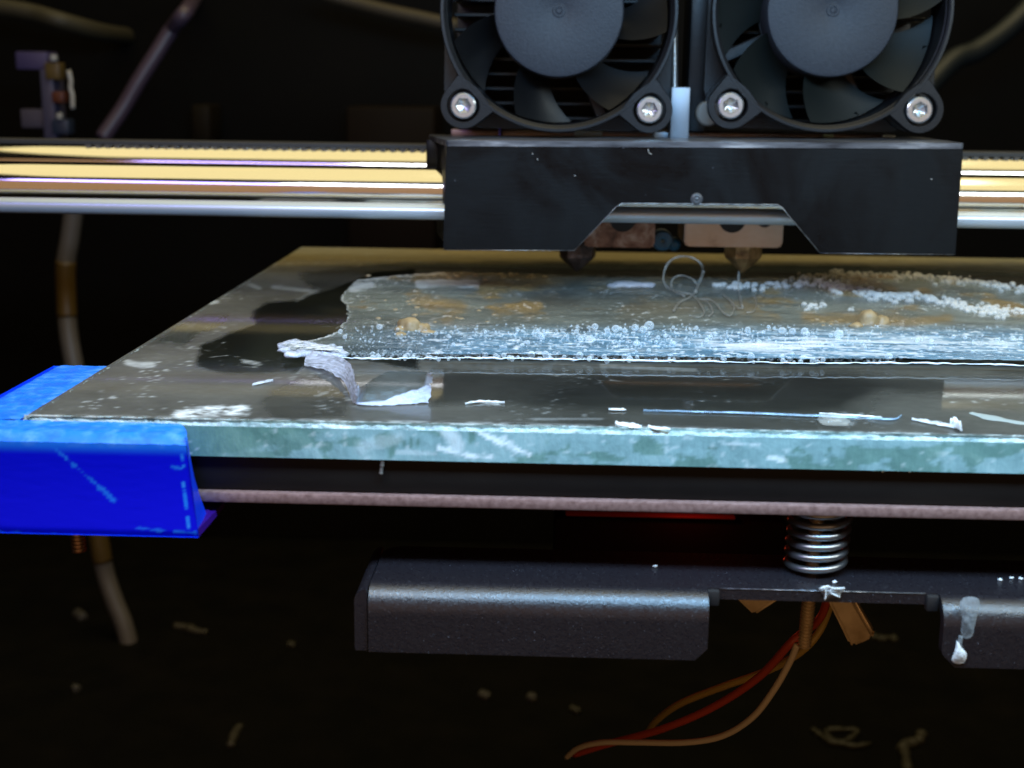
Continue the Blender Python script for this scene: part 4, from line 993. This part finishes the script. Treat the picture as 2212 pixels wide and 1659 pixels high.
# carriage plate far behind in the red glow
obj('carriage_beam', MB().bbox(aty(1195, 1160, 205)[0], aty(1700, 1160, 205)[0], 205, 215, -46, -33.2, .8, 2), Mt('dark_beam', (.007, .003, .003), .6, 0, .05).m, None, 30, label='dark beam lit red under the bed, behind the spring', cat='beam')
red = bpy.data.lights.new('red_glow_lamp', 'POINT'); red.energy = .0017; red.color = (1, .08, .03); red.shadow_soft_size = .001
ro_ = bpy.data.objects.new('red_glow_lamp', red); COL.objects.link(ro_); ro_.location = Vector((22, 200, -27)) * MM
ind = empty('red_glow_strip', (12, 205, -33), 'thin glowing strip added for the red light on the dark beam under the bed', 'glow strip')
EMR = Mt('red_glow', (.10, .008, .004), .4, 0, .1); EMR.set(Emission_Color=(1, .06, .02, 1), Emission_Strength=.010)  # glowing bar added for the line of red light on the beam
obj('lens', MB().bbox(aty(1222, 1110, 204)[0], aty(1590, 1110, 204)[0], 204.2, 206, -32.75, -32.3, .2, 2), EMR.m, ind, 180)

# spring, levelling screw, wing nut
xsp = aty(1764, 1165, 139.7)[0]; ysp = 139.7
spring = empty('levelling_spring', (xsp, ysp, ZP), 'coiled steel spring standing between the bed and the black bracket', 'spring')
pts = []; turns = 5.8; zs0, zs1 = ZP + .45, -TH - 5.5
for i in range(int(turns * 40) + 1):
    a = i / 40; s_ = a / turns
    h = zs0 + (zs1 - zs0) * (s_ * 1.0)
    if a < .8: h = zs0 + (zs1 - zs0) * .8 / turns * (a / .8) ** 1.6
    pts.append((xsp + 3.1 * math.sin(2 * math.pi * a + 2.6) + .05 * a, ysp - 3.1 * math.cos(2 * math.pi * a + 2.6), h))
obj('coil', MB().tube(pts, .40, 12), SPRG.m, spring, 60)
scr = empty('levelling_screw', (xsp - 1.2, ysp + 0, ZP - 8), 'thin threaded brass coloured screw hanging below the bracket', 'screw')
xsc = aty(1738, 1400, 140)[0]
obj('screw_thread', threaded((xsc + .5, 140, -9.1), aty(1737, 1398, 140), .78, .40), BRASS.m, scr, 50)
wing = empty('wing_nut', (xsc, 140, ZP - 4), 'dull brass wing nut screwed on under the black bracket', 'wing nut')
def wing_part(pts_px, Y, th, mat=BRASS.m):
    P_ = [aty(x, y, Y) for x, y in pts_px]; b_ = MB(); n_ = len(P_)
    b_.add([(p_[0], p_[1], p_[2]) for p_ in P_] + [(p_[0] + .45, p_[1] + th, p_[2] + .1) for p_ in P_], [tuple(range(n_)), tuple(range(2 * n_ - 1, n_ - 1, -1))] + [(i, n_ + i, n_ + (i + 1) % n_, (i + 1) % n_) for i in range(n_)])
    bm2 = bmesh.new(); vs2 = [bm2.verts.new(v) for v in b_.v]
    for f_ in b_.f: bm2.faces.new([vs2[i] for i in f_])
    bmesh.ops.recalc_face_normals(bm2, faces=bm2.faces[:]); bmesh.ops.bevel(bm2, geom=bm2.edges[:], offset=.38, segments=3, affect='EDGES')
    nb_ = MB(); nb_.bm(bm2); obj('wing', nb_, mat, wing, 40)
wing_part([(1786, 1296), (1836, 1282), (1888, 1372), (1884, 1380), (1856, 1394), (1842, 1398), (1834, 1394)], 138.6, 1.5)
wing_part([(1580, 1285), (1628, 1332), (1700, 1285), (1700, 1265), (1580, 1265)], 141, 1.5)
b = MB(); b.lathe([(0, ZP - 1.4), (2.3, ZP - 1.4), (2.3, ZP - 1.9), (1.8, ZP - 2.3), (1.3, ZP - 2.6), (0, ZP - 2.6)], 28, (xsc + .4, 140.5, 0), axis='z'); obj('nut_hub', b, BRASS.m, wing, 40)

# wires under the bracket
def wire(pts, r, mat, lab, cat='wire'):
    P_ = smooth_path([aty(*q_) for q_ in pts], 8)
    obj('wire', MB().tube(P_, r, 10), mat, None, 180, label=lab, cat=cat, group='wires under the bracket')
wire([(1790, 1290, 165), (1768, 1340, 163), (1712, 1385, 160), (1640, 1462, 164), (1540, 1528, 170), (1430, 1575, 176), (1310, 1608, 184), (1240, 1630, 192)], .54, M_RED, 'red wire sagging to the left below the bracket')
wire([(1800, 1290, 170), (1772, 1360, 168), (1730, 1408, 168), (1660, 1448, 172), (1560, 1484, 176), (1470, 1520, 182), (1420, 1555, 190), (1400, 1580, 200)], .52, M_YEL, 'yellow wire sagging behind the red one')
wire([(1722, 1392, 154), (1706, 1430, 155), (1672, 1490, 157), (1625, 1550, 160), (1560, 1590, 164), (1480, 1604, 168), (1380, 1604, 174), (1300, 1604, 180), (1250, 1616, 186), (1224, 1636, 192)], .43, M_TAN, 'cream coloured wire hanging lowest of the three')
# glue drip down the right flange and cracked flake on the plate edge
DRIPM = clear_mix('drip_skin', (.36, .39, .40), lambda m: m.ramp(m.noise(420, 5, dist=1.2), [(.35, .25), (.6, .85)]), .25, bump=(500, 4, .7, .0003)).m
dr = empty('flange_drip', aty(2090, 1435, YE - 3), 'grey white drip of dried glue running down the right flange to a white blob', 'glue drip')
def sheet(name, poly_px, Y, mat, dz=.25, parent=dr, z_follow=None, seed=1):
    c_ = np.mean(poly_px, 0); rows = []
    P_ = smooth_path(list(poly_px) + [poly_px[0]], 5)[:-1]
    for k_ in np.linspace(1, 0, 8):
        row = []
        for p_ in P_:
            x, y = c_ + (p_ - c_) * k_
            bulge = (1 - k_ ** 3) * dz * (.7 + .6 * float(fbm(x * .06, y * .06, seed))) + .12 * (float(vnoise(x * .12, y * .12, seed)) - .5) * (1 - k_)
            row.append(aty(x, y, Y - .02 - bulge))
        rows.append(row)
    b_ = MB(); b_.grid(rows, closed_v=True); obj(name, b_, mat, parent, 180)
sheet('drip_web', [(2074, 1300), (2082, 1291), (2098, 1289), (2114, 1294), (2116, 1312), (2110, 1335), (2105, 1355), (2100, 1374), (2086, 1380), (2076, 1366), (2078, 1335), (2073, 1318)], YE - 2.7, DRIPM, .18)
sheet('drip_thread', [(2072, 1372), (2080, 1376), (2078, 1396), (2084, 1404), (2072, 1402), (2068, 1388)], YE - 2.7, DRIPM, .12, seed=3)
sheet('white_blob', [(2067, 1384), (2072, 1390), (2078, 1400), (2088, 1412), (2084, 1430), (2068, 1434), (2056, 1426), (2062, 1406)], YE - 2.9, WHITE, .25, seed=5)
fk = empty('cracked_flake', aty(1795, 1300, YE), 'cracked clear flake stuck on the bracket edge under the spring', 'plastic scrap')
sheet('flake_shell', [(1768, 1272), (1780, 1265), (1800, 1268), (1826, 1270), (1816, 1282), (1815, 1292), (1796, 1290), (1784, 1296), (1778, 1284)], YE - .1, FLAKE.m, .6, parent=fk, seed=8)
for pts_ in ([(1770, 1272), (1788, 1266), (1800, 1272), (1824, 1270)], [(1780, 1268), (1784, 1282), (1782, 1296)], [(1800, 1268), (1794, 1280), (1814, 1290)]):
    obj('crack_ridge', MB().tube([aty(x, y, YE - .75) for x, y in smooth_path(pts_, 4)], .09, 6), WHITE, fk, 180)
for i, (x, y) in enumerate([(1803, 1257), (1415, 1223), (2185, 1248), (2205, 1250), (2160, 1252)]):
    p_ = atz(x, y, ZP + .12); b = MB(); lump(b, p_, .28, .22, .16, i, 2, .6)
    obj('plastic_crumb', b, WHITE, None, 180, label=['white crumb on the bracket just right of the spring foot', 'single white crumb on the bracket left of the spring', 'white crumb near the right end of the bracket, middle of three', 'white crumb near the right end of the bracket, rightmost of three', 'white crumb near the right end of the bracket, leftmost of three'][i], cat='crumb')

# =================================================================== DARK BACKGROUND
def cable(pts, r, lab, mat=M_CABLE, amber_bands=(), name='cable', k=10):
    P_ = smooth_path([aty(*q_) for q_ in pts], k)
    root = empty(name, P_[0], lab, 'cable', 'pale cables at the back')
    obj('sheath', MB().tube(P_, r, 12), mat, root, 180)
    for a, c_ in amber_bands:  # amber light on the sheath, painted as slightly wider bands
        n0, n1 = int(a * (len(P_) - 1)), int(c_ * (len(P_) - 1)); obj('amber_light_band', MB().tube(P_[n0:n1 + 1], r * 1.06, 12), M_AMBER_LIGHT, root, 180)
cable([(170, 380, 430), (158, 462, 430), (150, 520, 430), (142, 570, 430), (143, 640, 430), (148, 720, 428), (165, 820, 425), (190, 1000, 420), (215, 1170, 418), (228, 1240, 418), (248, 1300, 416), (268, 1350, 414), (282, 1410, 412), (285, 1462, 410)], 3.1, 'pale cable hanging at the back left with bands of amber light painted on, behind the blue clip', amber_bands=((.23, .36), (.575, .66)))
cable([(425, -10, 540), (405, 20, 450), (370, 65, 450), (335, 120, 448), (300, 175, 446), (265, 235, 444), (220, 300, 440)], 2.6, 'thin tube slanting down behind the rods at upper left', plain('violet_lit_tube', (.06, .042, .07), .4))  # violet light on the tube is put into its colour
cable([(-60, 15, 470), (0, 16, 470), (70, 28, 470), (140, 48, 470), (230, 72, 490), (300, 80, 545)], 3.2, 'tan cable in the top left corner', plain('tan_cable', (.034, .028, .015), .6))
cable([(700, -12, 480), (760, 5, 480), (840, 25, 478), (920, 42, 476), (990, 58, 474)], 2.6, 'tan cable reaching down to the left fan', plain('tan_cable_b', (.04, .03, .017), .6))
cable([(2260, -20, 460), (2180, 60, 455), (2110, 110, 450), (2060, 130, 446), (2000, 190, 440)], 3.6, 'dim grey tube behind the right fan', plain('grey_tube', (.008, .011, .0125), .5))
# limit switch with its little board
sw = empty('limit_switch', aty(120, 290, 430), 'small limit switch board with amber and white parts at the upper left', 'limit switch')
def bit(name, x0_, y0_, x1_, y1_, Y, dep, mat, r_=.4):
    p0, p1 = aty(x0_, y1_, Y), aty(x1_, y0_, Y); obj(name, MB().bbox(p0[0], p1[0], Y, Y + dep, p0[2], p1[2], r_, 2), mat, sw, 30)
bit('switch_board', 95, 150, 112, 300, 430, 10, plain('violet_lit_board', (.065, .06, .105), .4))  # violet light on the board and the post below is put into their colours
bit('mounting_post', 35, 112, 100, 150, 434, 10, plain('violet_lit_post', (.055, .044, .125), .45))
bit('lower_post', 46, 236, 98, 276, 434, 10, plain('grey_post', (.075, .065, .095), .45))
bit('amber_body', 98, 135, 126, 172, 429, 6, plain('amber_body', (.10, .065, .02), .4))
bit('red_button', 112, 198, 136, 222, 429, 5, plain('rust_button', (.10, .028, .014), .4))
bit('solder_joint', 108, 118, 120, 132, 428, 2, plain('solder_a', (.35, .35, .35), .3))
bit('solder_joint', 122, 244, 132, 258, 428, 2, plain('solder_b', (.35, .35, .35), .3))
bit('dark_plug', 112, 258, 146, 290, 429, 6, plain('dark_plug', (.02, .03, .06), .4))
P_ = [aty(x, y, 428) for x, y in smooth_path([(148, 152), (153, 175), (152, 190), (156, 205), (157, 235)], 5)]
obj('metal_lever', MB().tube(P_, .75, 8), plain('lever', (.4, .38, .36), .3), sw, 180)
# block added for the brown-lit stretch of the rear wall
obj('brown_lit_block', MB().bbox(aty(750, 480, 480)[0], aty(940, 480, 480)[0], 480, 515, aty(800, 560, 480)[2], aty(800, 230, 480)[2], 1.5, 2), plain('brown_lit_wall', (.008, .005, .0035), .6, spec=.1), None, 30, label='dark brown block added for the brown lit rear wall left of the carriage', cat='backdrop')
obj('rear_connector', MB().bbox(aty(415, 300, 500)[0], aty(455, 300, 500)[0], 500, 518, aty(430, 305, 500)[2], aty(430, 226, 500)[2], 1.0, 2), plain('brown_connector', (.010, .007, .0035), .6, spec=.1), None, 30, label='dim brown connector on the rear wall above the rods at left', cat='connector')
# litter on the floor of the machine
def litter(pts, r, lab, mat=M_DUST, z=-149.2, name='floor_scrap'):
    P_ = smooth_path([atz(x, y, z) for x, y in pts], 6); m3 = len(P_)
    b_ = MB(); b_.tube(P_, [r * (.6 + .8 * float(vnoise(i * .8, r, int(pts[0][0])))) for i in range(m3)], 8); obj(name, b_, mat, None, 180, label=lab, cat='scrap')
TANS = plain('tan_scrap', (.04, .033, .02), .6); OLV = plain('olive_scrap', (.03, .025, .013), .6)
ZFL = -149.2
litter([(168, 1326), (174, 1330), (180, 1336)], 2.0, 'pale round scrap on the dark floor left of the cable')
litter([(378, 1352), (405, 1356), (420, 1362), (446, 1366)], 1.4, 'thin pale strip on the dark floor right of the cable', TANS)
litter([(1040, 1500), (1050, 1504), (1056, 1506)], 1.6, 'left one of two pale dots below the black bracket')
litter([(1143, 1505), (1150, 1508), (1157, 1508)], 1.5, 'right one of two pale dots below the black bracket')
litter([(520, 1568), (510, 1580), (502, 1598), (498, 1612)], 1.2, 'short curl of tan plastic at the bottom of the floor', TANS)
litter([(160, 1483), (165, 1488), (168, 1490)], 1.2, 'tiny grey speck on the floor under the cable end')
litter([(625, 1391), (630, 1393), (636, 1395)], 1.1, 'tiny amber speck on the floor left of the bracket', OLV)
litter([(1755, 1575), (1775, 1590), (1800, 1605), (1830, 1600), (1850, 1580), (1820, 1576), (1785, 1580), (1800, 1600), (1845, 1612), (1880, 1606)], .9, 'loose coil of olive filament on the floor below the wing nut', OLV)
litter([(1990, 1588), (1985, 1600), (1965, 1608), (1950, 1614), (1955, 1630), (1960, 1665)], 1.6, 'crooked tan scrap standing at the bottom right', TANS)
litter([(1950, 1612), (1962, 1604), (1975, 1606)], 1.3, 'stub of tan plastic touching the crooked scrap', TANS)
litter([(1885, 1375), (1905, 1380), (1925, 1378), (1935, 1384)], 1.2, 'dim olive scrap right of the wing nut', OLV)
litter([(1235, 1530), (1242, 1534), (1250, 1538)], 1.1, 'dim speck of plastic by the end of the cream wire', OLV)
litter([(50, 548), (60, 545), (70, 552)], 1.5, 'faint pale scrap on the rear wall at left', plain('faint_scrap', (.06, .056, .06), .6), z=-60)
